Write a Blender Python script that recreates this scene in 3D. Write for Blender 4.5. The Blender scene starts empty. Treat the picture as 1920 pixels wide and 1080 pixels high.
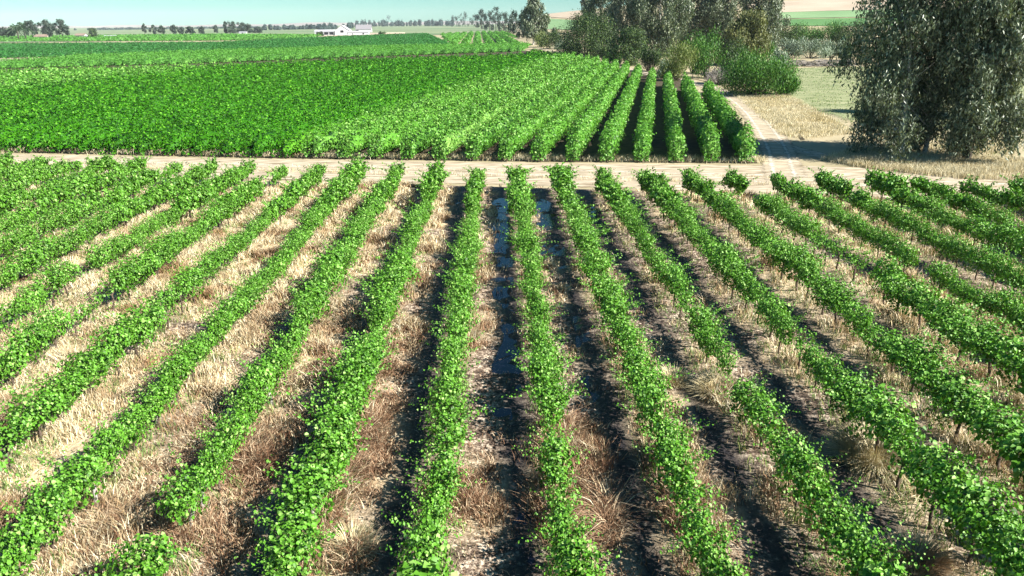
import bpy, math, random
import numpy as np
from mathutils import Matrix, Vector, Quaternion
R = math.radians
C = bpy.context.scene.collection

# ------------------------------------------------------------------ camera
W, H, F = 1920.0, 1080.0, 1371.0
CAM_H, PITCH, YAW, ROLL = 10.8, R(20.0), R(1.06), R(0.5)
fw = Vector((math.sin(YAW)*math.cos(PITCH), math.cos(YAW)*math.cos(PITCH), -math.sin(PITCH)))
rt = Vector((math.cos(YAW), -math.sin(YAW), 0.0))
up = rt.cross(fw)
q = Quaternion(fw, ROLL)
rt = q @ rt; up = q @ up
cam = bpy.data.cameras.new('camera'); co = bpy.data.objects.new('camera', cam); C.objects.link(co)
M = Matrix((rt, up, -fw)).transposed().to_4x4(); M.translation = (0, 0, CAM_H)
co.matrix_world = M
cam.sensor_width = 36.0; cam.lens = 36.0*F/W
cam.clip_start = 0.2; cam.clip_end = 20000
bpy.context.scene.camera = co

# ------------------------------------------------------------------ light
SUN_EL, SUN_A = R(37), R(27)           # azimuth measured from +X towards the back of the camera
to_sun = Vector((math.cos(SUN_EL)*math.cos(SUN_A), -math.cos(SUN_EL)*math.sin(SUN_A), math.sin(SUN_EL)))
world = bpy.data.worlds.new('World'); bpy.context.scene.world = world; world.use_nodes = True
nt = world.node_tree; nt.nodes.clear()
sky = nt.nodes.new('ShaderNodeTexSky'); sky.sky_type = 'NISHITA'; sky.sun_disc = False
sky.sun_elevation = SUN_EL; sky.sun_rotation = math.atan2(to_sun.x, to_sun.y)
sky.air_density = 1.0; sky.dust_density = 0.12; sky.ozone_density = 5.0; sky.altitude = 0
mul = nt.nodes.new('ShaderNodeMix'); mul.data_type = 'RGBA'; mul.blend_type = 'MULTIPLY'; mul.inputs[0].default_value = 1
mul.inputs[7].default_value = (0.52, 0.93, 0.93, 1)
bg = nt.nodes.new('ShaderNodeBackground'); bg.inputs[1].default_value = 0.05
wo = nt.nodes.new('ShaderNodeOutputWorld')
nt.links.new(sky.outputs[0], mul.inputs[6]); nt.links.new(mul.outputs[2], bg.inputs[0]); nt.links.new(bg.outputs[0], wo.inputs[0])
sl = bpy.data.lights.new('sun', 'SUN'); sl.energy = 5.0; sl.angle = R(0.5); sl.color = (1.0, 0.96, 0.88)
so = bpy.data.objects.new('sun', sl); C.objects.link(so)
so.rotation_euler = to_sun.to_track_quat('Z', 'Y').to_euler(); so.location = (60, -40, 60)
vs = bpy.context.scene.view_settings
vs.view_transform = 'Standard'; vs.look = 'None'; vs.exposure = 1.34; vs.gamma = 1.0; vs.use_curve_mapping = False
cy = bpy.context.scene.cycles
cy.max_bounces = 6; cy.diffuse_bounces = 1; cy.glossy_bounces = 1; cy.transmission_bounces = 3; cy.transparent_max_bounces = 12

# ------------------------------------------------------------------ helpers
def terrain(x, y):
    x = np.asarray(x, float); y = np.asarray(y, float)
    yy = np.maximum(y, 1.0); t = x/yy
    a = np.clip((t+0.0)/0.07, 0, 1); a = a*a*(3-2*a)
    amp = a*(13+78*np.clip(t, 0, 0.9))
    b = np.clip((y-270)/560, 0, 1); b = b*b*(3-2*b)
    return amp*b
def ray(px, py):
    return (fw*F + rt*(px-W/2) - up*(py-H/2)).normalized()
def P(px, py, z=0.0):
    d = ray(px, py); t = (z-CAM_H)/d.z if d.z < -1e-4 else 4000
    return Vector((d.x*t, d.y*t, z))
def PT(px, py):                                     # hits the terrain, hills too
    d = ray(px, py); t = 10.0
    while t < 5000:
        x, y = d.x*t, d.y*t
        if CAM_H+d.z*t < float(terrain(x, y)): return Vector((x, y, float(terrain(x, y))))
        t *= 1.01
    return Vector((d.x*1500, d.y*1500, 0))
def proj(p):
    v = Vector(p)-Vector((0, 0, CAM_H)); z = v.dot(fw)
    return (W/2+F*v.dot(rt)/z, H/2-F*v.dot(up)/z, z)
def depth(p): return proj(p)[2]

def hsh(i, j, s):
    n = (i*374761393+j*668265263+s*2147483647) & 0xffffffff
    n = ((n ^ (n >> 13))*1274126177) & 0xffffffff
    return ((n ^ (n >> 16)) & 0xffff)/65535.0
def noise2(x, y, sc, s=0):
    x = np.asarray(x, float)/sc; y = np.asarray(y, float)/sc
    i = np.floor(x).astype(np.int64); j = np.floor(y).astype(np.int64); u = x-i; v = y-j
    u = u*u*(3-2*u); v = v*v*(3-2*v)
    return (hsh(i, j, s)*(1-u)+hsh(i+1, j, s)*u)*(1-v)+(hsh(i, j+1, s)*(1-u)+hsh(i+1, j+1, s)*u)*v

def mesh_np(name, V, Fc, mat, smooth=False, attrs=None):
    V = np.ascontiguousarray(V, np.float32).reshape(-1, 3); Fc = np.ascontiguousarray(Fc, np.int32)
    n, k = Fc.shape
    me = bpy.data.meshes.new(name)
    me.vertices.add(len(V)); me.vertices.foreach_set('co', V.ravel())
    me.loops.add(n*k); me.loops.foreach_set('vertex_index', Fc.ravel())
    me.polygons.add(n); me.polygons.foreach_set('loop_start', np.arange(0, n*k, k, dtype=np.int32))
    me.polygons.foreach_set('loop_total', np.full(n, k, np.int32))
    if smooth: me.polygons.foreach_set('use_smooth', np.ones(n, bool))
    for an, av in (attrs or {}).items():
        at = me.attributes.new(an, 'FLOAT', 'POINT'); at.data.foreach_set('value', np.ascontiguousarray(av, np.float32))
    me.update(); me.validate()
    if mat: me.materials.append(mat)
    return me
def link(name, me, parent=None, loc=None):
    o = bpy.data.objects.new(name, me); C.objects.link(o)
    if parent: o.parent = parent
    if loc is not None: o.location = loc
    return o
def tag(o, label=None, cat=None, group=None, kind=None):
    if label: o['label'] = label
    if cat: o['category'] = cat
    if group: o['group'] = group
    if kind: o['kind'] = kind
    return o
def empty(name, loc, label, cat, group=None, rz=0, sc=1):
    o = bpy.data.objects.new(name, None); C.objects.link(o); o.location = loc; o.rotation_euler = (0, 0, rz)
    o.scale = (sc, sc, sc) if not hasattr(sc, '__len__') else sc
    o.empty_display_size = 0.3
    return tag(o, label, cat, group)
def norm(a): return a/np.maximum(np.linalg.norm(a, axis=1, keepdims=True), 1e-6)

def leaf_arrays(c, n, t, l, w, rich=False):
    """one leaf blade per row of c; n normal, t tip direction, folded along the midrib"""
    n = norm(n); t = norm(t-n*np.sum(t*n, 1, keepdims=True)); s = np.cross(n, t)
    l = np.asarray(l, float).reshape(-1, 1); w = np.asarray(w, float).reshape(-1, 1); N = len(c)
    if not rich:
        V = np.stack([c-t*l*.5, c+s*w*.5+n*w*.18-t*l*.08, c+t*l*.5, c-s*w*.5+n*w*.18-t*l*.08], 1)
        b = np.arange(N)[:, None]*4
        Fc = np.concatenate([b+[0, 1, 2], b+[0, 2, 3]])
        return V.reshape(-1, 3), Fc
    V = np.stack([c-t*l*.42, c+s*w*.5-t*l*.28+n*w*.16, c+s*w*.44+t*l*.18+n*w*.2, c+t*l*.55,
                  c-s*w*.44+t*l*.18+n*w*.2, c-s*w*.5-t*l*.28+n*w*.16], 1)
    b = np.arange(N)[:, None]*6
    return V.reshape(-1, 3), np.concatenate([b+[0, 1, 2, 3], b+[0, 3, 4, 5]])

class TB:                                            # tube builder, quads
    def __init__(s): s.V = []; s.F = []
    def tube(s, pts, rad, n=6):
        pts = [Vector(p) for p in pts]; base = len(s.V)
        for i, p in enumerate(pts):
            d = (pts[min(i+1, len(pts)-1)]-pts[max(i-1, 0)]).normalized()
            a = d.orthogonal().normalized() if i == 0 else (a-d*a.dot(d)).normalized()
            b = d.cross(a)
            for k in range(n):
                f = 2*math.pi*k/n; s.V.append(p+(a*math.cos(f)+b*math.sin(f))*rad[i])
        for i in range(len(pts)-1):
            for k in range(n):
                s.F.append((base+i*n+k, base+i*n+(k+1) % n, base+(i+1)*n+(k+1) % n, base+(i+1)*n+k))
        e = base+(len(pts)-1)*n; tip = len(s.V); s.V.append(pts[-1])
        for k in range(n): s.F.append((e+k, e+(k+1) % n, tip, tip))
    def box(s, x0, x1, y0, y1, z0, z1):
        b = len(s.V)
        for z in (z0, z1):
            for x, y in ((x0, y0), (x1, y0), (x1, y1), (x0, y1)): s.V.append(Vector((x, y, z)))
        for f in ((0, 3, 2, 1), (4, 5, 6, 7), (0, 1, 5, 4), (1, 2, 6, 5), (2, 3, 7, 6), (3, 0, 4, 7)): s.F.append(tuple(b+k for k in f))
    def poly(s, vs, fs):
        b = len(s.V); s.V += [Vector(v) for v in vs]; s.F += [tuple(b+k for k in f) for f in fs]
    def mesh(s, name, mat, smooth=False):
        me = bpy.data.meshes.new(name)
        me.from_pydata([tuple(v) for v in s.V], [], [tuple(dict.fromkeys(f)) for f in s.F]); me.update()
        if smooth:
            for p in me.polygons: p.use_smooth = True
        me.materials.append(mat); return me

# ------------------------------------------------------------------ materials
def mat_base(name):
    m = bpy.data.materials.new(name); m.use_nodes = True; t = m.node_tree
    return m, t, t.nodes['Principled BSDF']
def nd(t, typ, **kw):
    n = t.nodes.new(typ)
    for k, v in kw.items():
        setattr(n, k, v)
    return n
def ramp(t, src, stops):
    r = t.nodes.new('ShaderNodeValToRGB'); e = r.color_ramp.elements
    while len(e) < len(stops): e.new(0.5)
    for i, (p, c) in enumerate(stops): e[i].position = p; e[i].color = (*c, 1)
    t.links.new(src, r.inputs[0]); return r.outputs[0]
def noise(t, sc, detail=4, co_=None, rough=0.55, scale3=None):
    n = t.nodes.new('ShaderNodeTexNoise'); n.inputs['Scale'].default_value = sc; n.inputs['Detail'].default_value = detail
    n.inputs['Roughness'].default_value = rough
    g = t.nodes.new('ShaderNodeNewGeometry'); src = g.outputs['Position']
    if scale3:
        mp = t.nodes.new('ShaderNodeMapping'); mp.inputs['Scale'].default_value = scale3; t.links.new(src, mp.inputs[0]); src = mp.outputs[0]
    t.links.new(src, n.inputs['Vector']); return n.outputs['Fac']
def mixc(t, a, b, fac, mode='MIX'):
    m = t.nodes.new('ShaderNodeMix'); m.data_type = 'RGBA'; m.blend_type = mode
    for s, v in ((m.inputs[0], fac), (m.inputs[6], a), (m.inputs[7], b)):
        if isinstance(v, (int, float)): s.default_value = v
        elif isinstance(v, tuple): s.default_value = (*v, 1)
        else: t.links.new(v, s)
    return m.outputs[2]
def bump(t, p, src, st=0.5, dist=0.05):
    b = t.nodes.new('ShaderNodeBump'); b.inputs['Strength'].default_value = st; b.inputs['Distance'].default_value = dist
    t.links.new(src, b.inputs['Height']); t.links.new(b.outputs[0], p.inputs['Normal'])

def leaf_mat(name, dark, mid, light, spec=0.35, rough=0.5, trans=0.3, patch=6.0, patch_amt=0.5):
    m, t, p = mat_base(name)
    g = t.nodes.new('ShaderNodeNewGeometry')
    col = ramp(t, g.outputs['Random Per Island'], [(0.0, dark), (0.5, mid), (0.78, mid), (1.0, light)])
    nz = noise(t, 1.0/patch, 3)
    col2 = ramp(t, nz, [(0.35, tuple(c*(1-patch_amt*.45) for c in mid)), (0.65, tuple(min(1, c*(1+patch_amt*.4)) for c in mid))])
    col = mixc(t, col, col2, 0.22)
    t.links.new(col, p.inputs['Base Color'])
    p.inputs['Roughness'].default_value = rough; p.inputs['Specular IOR Level'].default_value = spec
    tr = t.nodes.new('ShaderNodeBsdfTranslucent')
    t.links.new(mixc(t, col, (1.0, 1.0, 0.35), 1.0, 'MULTIPLY'), tr.inputs[0])
    mx = t.nodes.new('ShaderNodeMixShader'); mx.inputs[0].default_value = trans
    t.links.new(p.outputs[0], mx.inputs[1]); t.links.new(tr.outputs[0], mx.inputs[2])
    t.links.new(mx.outputs[0], t.nodes['Material Output'].inputs[0])
    return m
def plain(name, a, b, sc=3, rough=0.8, detail=4, st=0.0, dist=0.02, scale3=None, spec=0.2):
    m, t, p = mat_base(name)
    nz = noise(t, sc, detail, scale3=scale3); t.links.new(ramp(t, nz, [(0.3, a), (0.7, b)]), p.inputs['Base Color'])
    p.inputs['Roughness'].default_value = rough; p.inputs['Specular IOR Level'].default_value = spec
    if st: bump(t, p, nz, st, dist)
    return m
def blade_mat(name, stops, patch, brown):
    m, t, p = mat_base(name)
    g = t.nodes.new('ShaderNodeNewGeometry'); col = ramp(t, g.outputs['Random Per Island'], stops)
    f = ramp(t, noise(t, 1/patch, 4), [(0.48, (0, 0, 0)), (0.66, (1, 1, 1))])
    col = mixc(t, col, brown, f, 'MULTIPLY'); t.links.new(col, p.inputs['Base Color'])
    p.inputs['Roughness'].default_value = 0.7; p.inputs['Specular IOR Level'].default_value = 0.2
    tr = t.nodes.new('ShaderNodeBsdfTranslucent'); t.links.new(col, tr.inputs[0])
    mx = t.nodes.new('ShaderNodeMixShader'); mx.inputs[0].default_value = 0.12
    t.links.new(p.outputs[0], mx.inputs[1]); t.links.new(tr.outputs[0], mx.inputs[2]); t.links.new(mx.outputs[0], t.nodes['Material Output'].inputs[0])
    return m

M_vine = leaf_mat('vine_leaf', (0.010, 0.045, 0.003), (0.12, 0.32, 0.024), (0.42, 0.64, 0.18), spec=0.35, rough=0.5, trans=0.18, patch=2.0)
M_vine2 = leaf_mat('vine_leaf_tall', (0.014, 0.06, 0.005), (0.11, 0.31, 0.028), (0.36, 0.58, 0.15), spec=0.35, rough=0.5, trans=0.18, patch=5)
M_vine_dark = leaf_mat('vine_leaf_deep', (0.004, 0.035, 0.001), (0.042, 0.19, 0.004), (0.18, 0.46, 0.03), trans=.18, spec=0.2, rough=0.55, patch=7)
M_vine_light = leaf_mat('vine_leaf_light', (0.05, 0.18, 0.02), (0.11, 0.32, 0.04), (0.20, 0.42, 0.08), patch=12)
M_vine_far = leaf_mat('vine_leaf_far', (0.02, 0.12, 0.02), (0.045, 0.20, 0.035), (0.08, 0.26, 0.055), patch=20)
M_euc = leaf_mat('gum_leaf', (0.014, 0.02, 0.012), (0.13, 0.17, 0.095), (0.62, 0.67, 0.50), spec=0.5, rough=0.4, trans=0.15, patch=3)
M_euc2 = leaf_mat('gum_leaf_pale', (0.012, 0.022, 0.010), (0.085, 0.125, 0.06), (0.66, 0.72, 0.50), spec=0.5, rough=0.4, trans=0.2, patch=4)
M_eucy = leaf_mat('gum_leaf_yellow', (0.05, 0.06, 0.02), (0.15, 0.17, 0.06), (0.30, 0.28, 0.10), trans=0.2, patch=3)
M_bushd = leaf_mat('bush_leaf_dark', (0.008, 0.02, 0.005), (0.035, 0.075, 0.016), (0.24, 0.34, 0.09), trans=0.15, patch=3)
M_bushg = leaf_mat('bush_leaf_green', (0.012, 0.045, 0.006), (0.06, 0.18, 0.02), (0.26, 0.44, 0.08), trans=0.2, patch=3)
M_bushy = leaf_mat('bush_leaf_yellow', (0.06, 0.10, 0.02), (0.17, 0.22, 0.05), (0.32, 0.34, 0.12), trans=0.2, patch=3)
M_bushs = leaf_mat('bush_leaf_silver', (0.10, 0.14, 0.10), (0.22, 0.29, 0.20), (0.42, 0.5, 0.38), trans=0.15, patch=3)
M_scrub = leaf_mat('dead_scrub', (0.12, 0.10, 0.09), (0.26, 0.23, 0.21), (0.5, 0.46, 0.42), trans=0.1, patch=2)
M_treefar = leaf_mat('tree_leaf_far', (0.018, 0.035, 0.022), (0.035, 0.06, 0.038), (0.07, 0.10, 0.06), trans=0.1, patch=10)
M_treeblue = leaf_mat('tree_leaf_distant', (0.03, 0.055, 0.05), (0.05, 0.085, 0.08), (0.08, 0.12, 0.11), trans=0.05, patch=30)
M_palm = leaf_mat('palm_leaf', (0.02, 0.05, 0.02), (0.04, 0.09, 0.035), (0.09, 0.15, 0.06), trans=0.1)
M_bark = plain('vine_bark', (0.05, 0.035, 0.025), (0.16, 0.12, 0.09), 14, 0.9, st=0.6, dist=0.01)
M_gumbark = plain('gum_bark', (0.30, 0.27, 0.24), (0.72, 0.68, 0.62), 1.3, 0.7, scale3=(1, 1, 0.25))
M_darkbark = plain('dark_bark', (0.03, 0.025, 0.02), (0.10, 0.08, 0.06), 2.5, 0.9)
M_deadwood = plain('dead_wood', (0.07, 0.06, 0.06), (0.42, 0.38, 0.34), 1.5, 0.9)
M_post = plain('weathered_post', (0.28, 0.26, 0.23), (0.5, 0.47, 0.42), 9, 0.8)
M_white = plain('white_wall', (0.52, 0.51, 0.52), (0.66, 0.65, 0.66), 0.5, 0.7)
M_roof = plain('grey_roof', (0.20, 0.19, 0.20), (0.28, 0.26, 0.27), 0.8, 0.5, scale3=(1, 6, 1))
M_roofw = plain('pale_roof', (0.42, 0.42, 0.45), (0.52, 0.51, 0.54), 0.6, 0.5)
M_brownroof = plain('brown_roof', (0.20, 0.14, 0.11), (0.32, 0.24, 0.19), 0.8, 0.7)
M_open = plain('dark_opening', (0.012, 0.012, 0.015), (0.03, 0.03, 0.04), 1, 0.5)
M_tanwall = plain('tan_wall', (0.52, 0.45, 0.33), (0.62, 0.55, 0.42), 0.8, 0.8)
STRAW = [(0.0, (0.24, 0.16, 0.08)), (0.25, (0.58, 0.44, 0.24)), (0.6, (0.80, 0.67, 0.42)), (1.0, (0.92, 0.85, 0.64))]
M_straw = blade_mat('dry_grass_blade', STRAW, 2.2, (0.50, 0.38, 0.32))
M_straw2 = blade_mat('golden_grass_blade', [(0, (0.36, 0.29, 0.14)), (.5, (0.68, 0.58, 0.36)), (1, (0.86, 0.79, 0.57))], 5, (0.8, 0.75, 0.6))
M_brown = blade_mat('brown_grass_blade', [(0, (0.09, 0.045, 0.025)), (.35, (0.25, 0.14, 0.08)), (.75, (0.48, 0.30, 0.18)), (1, (0.82, 0.68, 0.46))], 1.4, (0.6, 0.5, 0.45))
M_weed = blade_mat('weed_blade', [(0, (0.06, 0.14, 0.03)), (.6, (0.14, 0.24, 0.06)), (1, (0.4, 0.4, 0.16))], 3, (0.8, 0.9, 0.6))

# ground materials
m, t, p = mat_base('soil_and_straw'); M_soil = m
a = nd(t, 'ShaderNodeAttribute', attribute_name='wet'); b_ = nd(t, 'ShaderNodeAttribute', attribute_name='straw')  # 'wet' carries damp furrow soil plus painted row shade
straw = ramp(t, noise(t, 9, 6, rough=0.75, scale3=(1.0, 0.5, 1)), [(0.32, (0.26, 0.18, 0.10)), (0.5, (0.55, 0.43, 0.26)), (0.68, (0.78, 0.68, 0.48))])
brown = ramp(t, noise(t, 6, 6, rough=0.8), [(0.38, (0.025, 0.017, 0.013)), (0.50, (0.15, 0.10, 0.07)), (0.61, (0.66, 0.54, 0.41))])
col = mixc(t, brown, straw, b_.outputs['Fac'])
wet_shade_c = ramp(t, noise(t, 5, 5, rough=0.7), [(0.35, (0.012, 0.011, 0.016)), (0.58, (0.05, 0.04, 0.036)), (0.7, (0.3, 0.25, 0.2))])
col = mixc(t, col, wet_shade_c, a.outputs['Fac']); t.links.new(col, p.inputs['Base Color'])
mr = nd(t, 'ShaderNodeMapRange'); t.links.new(a.outputs['Fac'], mr.inputs[0]); mr.inputs[3].default_value = 0.9; mr.inputs[4].default_value = 0.6
t.links.new(mr.outputs[0], p.inputs['Roughness']); p.inputs['Specular IOR Level'].default_value = 0.3
bump(t, p, noise(t, 12, 5), 0.8, 0.06)
M_ground = plain('dry_pasture', (0.27, 0.23, 0.13), (0.48, 0.40, 0.26), 0.15, 0.95, 8)
M_pasture = plain('grazed_pasture', (0.17, 0.20, 0.09), (0.34, 0.34, 0.19), 0.22, 0.95, 8, scale3=(0.6, 1.4, 1))
def soft(m_, k_=1.5):
    t = m_.node_tree; p = t.nodes['Principled BSDF']; a = nd(t, 'ShaderNodeAttribute', attribute_name='edge')
    ma = nd(t, 'ShaderNodeMath', operation='MULTIPLY'); t.links.new(a.outputs['Fac'], ma.inputs[0]); ma.inputs[1].default_value = k_
    mb = nd(t, 'ShaderNodeMath', operation='ADD'); t.links.new(ma.outputs[0], mb.inputs[0]); t.links.new(noise(t, 1.6, 6, rough=.7), mb.inputs[1])
    mm = nd(t, 'ShaderNodeMapRange'); t.links.new(mb.outputs[0], mm.inputs[0]); mm.inputs[1].default_value = .95; mm.inputs[2].default_value = 1.15
    t.links.new(mm.outputs[0], p.inputs['Alpha']); return m_
M_track = plain('dirt_track', (0.16, 0.115, 0.06), (0.66, 0.56, 0.42), 1.5, 0.95, 10, scale3=(0.35, 1.9, 1))
M_rut = plain('track_rut', (0.50, 0.43, 0.33), (0.70, 0.63, 0.52), 0.8, 0.95, 6, scale3=(0.3, 3, 1))
soft(M_track); soft(M_pasture); soft(M_rut, .66)
M_beige = plain('stubble_field', (0.36, 0.28, 0.20), (0.50, 0.41, 0.31), 0.03, 0.95, 8)
M_fgreen = plain('green_field', (0.06, 0.16, 0.05), (0.12, 0.24, 0.08), 0.03, 0.95, 8)
M_fpale = plain('pale_green_field', (0.14, 0.25, 0.11), (0.22, 0.33, 0.16), 0.03, 0.95, 8)
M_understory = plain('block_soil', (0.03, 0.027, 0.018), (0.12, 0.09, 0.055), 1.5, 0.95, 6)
M_far = plain('far_land', (0.10, 0.17, 0.08), (0.26, 0.28, 0.16), 0.004, 0.95, 8)
M_hill = plain('far_hill', (0.25, 0.22, 0.20), (0.36, 0.31, 0.28), 0.002, 0.95, 5)

# ------------------------------------------------------------------ ground sheets
def grid_sheet(name, xs, ys, zf, mat, kind='structure', label=None, attrs=None):
    X, Y = np.meshgrid(xs, ys); Z = zf(X, Y)
    V = np.stack([X, Y, Z], -1).reshape(-1, 3); nx, ny = len(xs), len(ys)
    i = (np.arange(ny-1)[:, None]*nx+np.arange(nx-1)[None, :]).ravel()
    Fc = np.stack([i, i+1, i+nx+1, i+nx], 1)
    at = {k: f(X, Y).ravel() for k, f in (attrs or {}).items()}
    o = link(name, mesh_np(name, V, Fc, mat, True, at)); tag(o, label, None, None, kind); return o
def sgn_pow(n, ext, pw): u = np.linspace(-1, 1, n); return np.sign(u)*np.abs(u)**pw*ext
gx = sgn_pow(181, 5200, 2.4)
gy = np.concatenate([np.linspace(-60, 250, 12), 250+np.linspace(0, 1, 90)[1:]**1.8*5400])
grid_sheet('ground', gx, gy, lambda X, Y: terrain(X, Y)-0.02, M_ground)

def drape(name, near, far, mat, z=0.03, n=24, m_=6, label=None, edge=True):
    """a sheet between two polylines of world points laid over the terrain"""
    def res(pl, k):
        pl = [Vector(p_) for p_ in pl]; L = [0]
        for a_, b2 in zip(pl, pl[1:]): L.append(L[-1]+(b2-a_).length)
        out = []
        for s in np.linspace(0, L[-1], k):
            i = max(0, min(len(pl)-2, int(np.searchsorted(L, s, 'right'))-1)); f_ = (s-L[i])/max(1e-6, L[i+1]-L[i])
            out.append(pl[i].lerp(pl[i+1], f_))
        return np.array([tuple(v) for v in out])
    A, B = res(near, n), res(far, n)
    T = np.linspace(0, 1, m_)[:, None, None]; V = A[None]*(1-T)+B[None]*T
    V[..., 2] = terrain(V[..., 0], V[..., 1])+z
    i = (np.arange(m_-1)[:, None]*n+np.arange(n-1)[None, :]).ravel()
    ed = np.ones((m_, n)); ed[0] = 0; ed[-1] = 0; ed[:, 0] = 0; ed[:, -1] = 0
    o = link(name, mesh_np(name, V.reshape(-1, 3), np.stack([i, i+1, i+n+1, i+n], 1), mat, True, {'edge': ed.ravel()})); tag(o, label, kind='structure'); return o

# front block geometry: rows run along +Y
SP = 2.75
def row_x(k): return (k+0.48)*SP
e0, e1 = P(150, 297, 1.5), P(1800, 336, 1.5)
def row_end(x): return e0.y+(x-e0.x)*(e1.y-e0.y)/(e1.x-e0.x)
def straw_f(X, Y):
    k = X/SP-0.48; left = np.clip((-k-0.2)/3.0, 0, 1)
    n = noise2(X, Y, 1.6, 5)*.6+noise2(X, Y, 5, 9)*.4
    under = 1-np.clip(np.abs(k-np.round(k))/0.28, 0, 1)
    right = np.clip((k-1.5)/4, 0, 1)*0.6
    return np.clip(left*0.95+right*.8+0.25*under+(n-0.5)*2.6+0.02, 0, 1)
def wet_shade_f(X, Y):
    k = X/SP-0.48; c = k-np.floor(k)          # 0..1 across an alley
    mid = np.clip(1-np.abs(c-0.66)/0.30, 0, 1)  # damp furrow soil, with row shade painted in where the shadows fall
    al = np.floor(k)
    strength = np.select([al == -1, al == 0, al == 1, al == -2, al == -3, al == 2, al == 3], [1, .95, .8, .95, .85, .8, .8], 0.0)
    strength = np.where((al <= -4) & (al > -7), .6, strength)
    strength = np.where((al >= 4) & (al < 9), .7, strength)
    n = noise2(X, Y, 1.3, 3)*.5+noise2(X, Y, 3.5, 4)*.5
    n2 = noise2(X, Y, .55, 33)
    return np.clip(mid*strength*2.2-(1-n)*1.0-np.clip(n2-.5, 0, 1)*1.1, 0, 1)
def soil_z(X, Y):
    k = X/SP-0.48; c = np.abs(k-np.round(k))
    return 0.10*np.exp(-(c/0.16)**2)+0.06*noise2(X, Y, 0.7, 1)+0.03*noise2(X, Y, 0.3, 2)
xs = np.arange(-75, 62, 0.3); ys = np.arange(2, 49.5, 0.3)
X, Y = np.meshgrid(xs, ys); nx, ny = len(xs), len(ys)
Zs = soil_z(X, Y)
edge = np.clip((row_end(X)+0.8-Y)/1.0, 0, 1)
Z = 0.012+Zs*edge
# squeeze the last part of the sheet onto the line where the rows end
Yw = 2+(Y-2)*(row_end(X)+1.0-2)/(ys[-1]-2)
Z = 0.012+soil_z(X, Yw)*np.clip((row_end(X)+0.8-Yw)/1.0, 0, 1)
V = np.stack([X, Yw, Z], -1).reshape(-1, 3); i = (np.arange(ny-1)[:, None]*nx+np.arange(nx-1)[None, :]).ravel()
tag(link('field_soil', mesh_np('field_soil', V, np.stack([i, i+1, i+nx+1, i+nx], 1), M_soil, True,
    {'wet': wet_shade_f(X, Yw).ravel(), 'straw': straw_f(X, Yw).ravel()})), kind='structure')

m, t, p = mat_base('muddy_water'); p.inputs['Base Color'].default_value = (0.008, 0.008, 0.016, 1); p.inputs['Roughness'].default_value = 0.14; M_water = m
bump(t, p, noise(t, 5, 3), 0.25, 0.02)
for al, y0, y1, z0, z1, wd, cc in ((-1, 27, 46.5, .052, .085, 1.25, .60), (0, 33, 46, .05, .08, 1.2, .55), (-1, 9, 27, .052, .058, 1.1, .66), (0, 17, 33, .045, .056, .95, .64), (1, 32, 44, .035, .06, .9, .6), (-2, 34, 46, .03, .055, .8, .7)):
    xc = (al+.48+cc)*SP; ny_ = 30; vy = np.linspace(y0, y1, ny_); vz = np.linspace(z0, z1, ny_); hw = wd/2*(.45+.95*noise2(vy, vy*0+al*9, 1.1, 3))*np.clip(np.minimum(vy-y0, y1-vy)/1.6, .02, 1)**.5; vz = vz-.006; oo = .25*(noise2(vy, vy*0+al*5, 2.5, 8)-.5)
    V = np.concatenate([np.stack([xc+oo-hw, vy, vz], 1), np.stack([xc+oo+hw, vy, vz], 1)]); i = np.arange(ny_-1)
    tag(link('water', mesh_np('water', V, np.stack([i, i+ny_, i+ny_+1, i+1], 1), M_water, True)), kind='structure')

# main track between the two blocks and the branch curving round the far block
def edge_line(pts, off=0): return [P(a_, b_+off) for a_, b_ in pts]
drape('dirt_track', edge_line([(-700, 316), (0, 318), (500, 338), (1000, 350), (1500, 368), (1900, 392), (2500, 430)]),
      edge_line([(-700, 279), (0, 287), (500, 297), (1000, 304), (1500, 308), (1900, 322), (2500, 345)]), M_track, 0.006, 80, 8)
def ribbon(name, line, w, mat, z):
    pts = [Vector(p_) for p_ in line]; L, R_ = [], []
    for i_, p_ in enumerate(pts):
        d = (pts[min(i_+1, len(pts)-1)]-pts[max(0, i_-1)]).normalized(); n_ = Vector((d.y, -d.x, 0))
        L.append(p_-n_*w/2); R_.append(p_+n_*w/2)
    return drape(name, L, R_, mat, z, 90, 3)
ribbon('track_rut', edge_line([(-700, 293), (0, 298), (500, 309), (1000, 318), (1500, 330), (1900, 346), (2500, 375)]), 1.2, M_rut, 0.012)
ribbon('track_rut', edge_line([(-700, 299), (0, 305), (500, 318), (1000, 328), (1500, 343), (1900, 361), (2500, 392)]), 1.2, M_rut, 0.0128)
branch = edge_line([(1478, 345), (1468, 318), (1462, 290), (1450, 264), (1434, 240), (1413, 213), (1388, 191), (1355, 172), (1320, 160), (1280, 150), (1225, 141), (1180, 130), (1140, 118), (1085, 105), (1010, 92)])
fork = edge_line([(1448, 262), (1475, 276), (1530, 290), (1610, 305), (1700, 322), (1800, 338)])
ribbon('side_track', fork, 3.4, M_track, 0.0085)
ribbon('side_track_rut', fork, 1.1, M_rut, 0.0145)
ribbon('side_track', branch, 4.6, M_track, 0.010)
ribbon('side_track_rut', [p_+Vector((-0.8, 0, 0)) for p_ in branch], 1.7, M_rut, 0.0165)
ribbon('side_track_rut', [p_+Vector((0.8, 0.2, 0)) for p_ in branch], 1.5, M_rut, 0.0185)
ribbon('ditch_shadow_strip', [p_+Vector((3.0, .4, 0)) for p_ in branch[3:11]], .38, M_understory, 0.0225)  # flat dark strip painting the shadow line along the side track
drape('pasture', [P(1440, 180), P(1560, 235), P(1700, 262), P(2300, 262)], [P(1440, 128), P(1560, 124), P(1700, 122), P(2300, 126)], M_pasture, 0.008, 40, 8)
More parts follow.
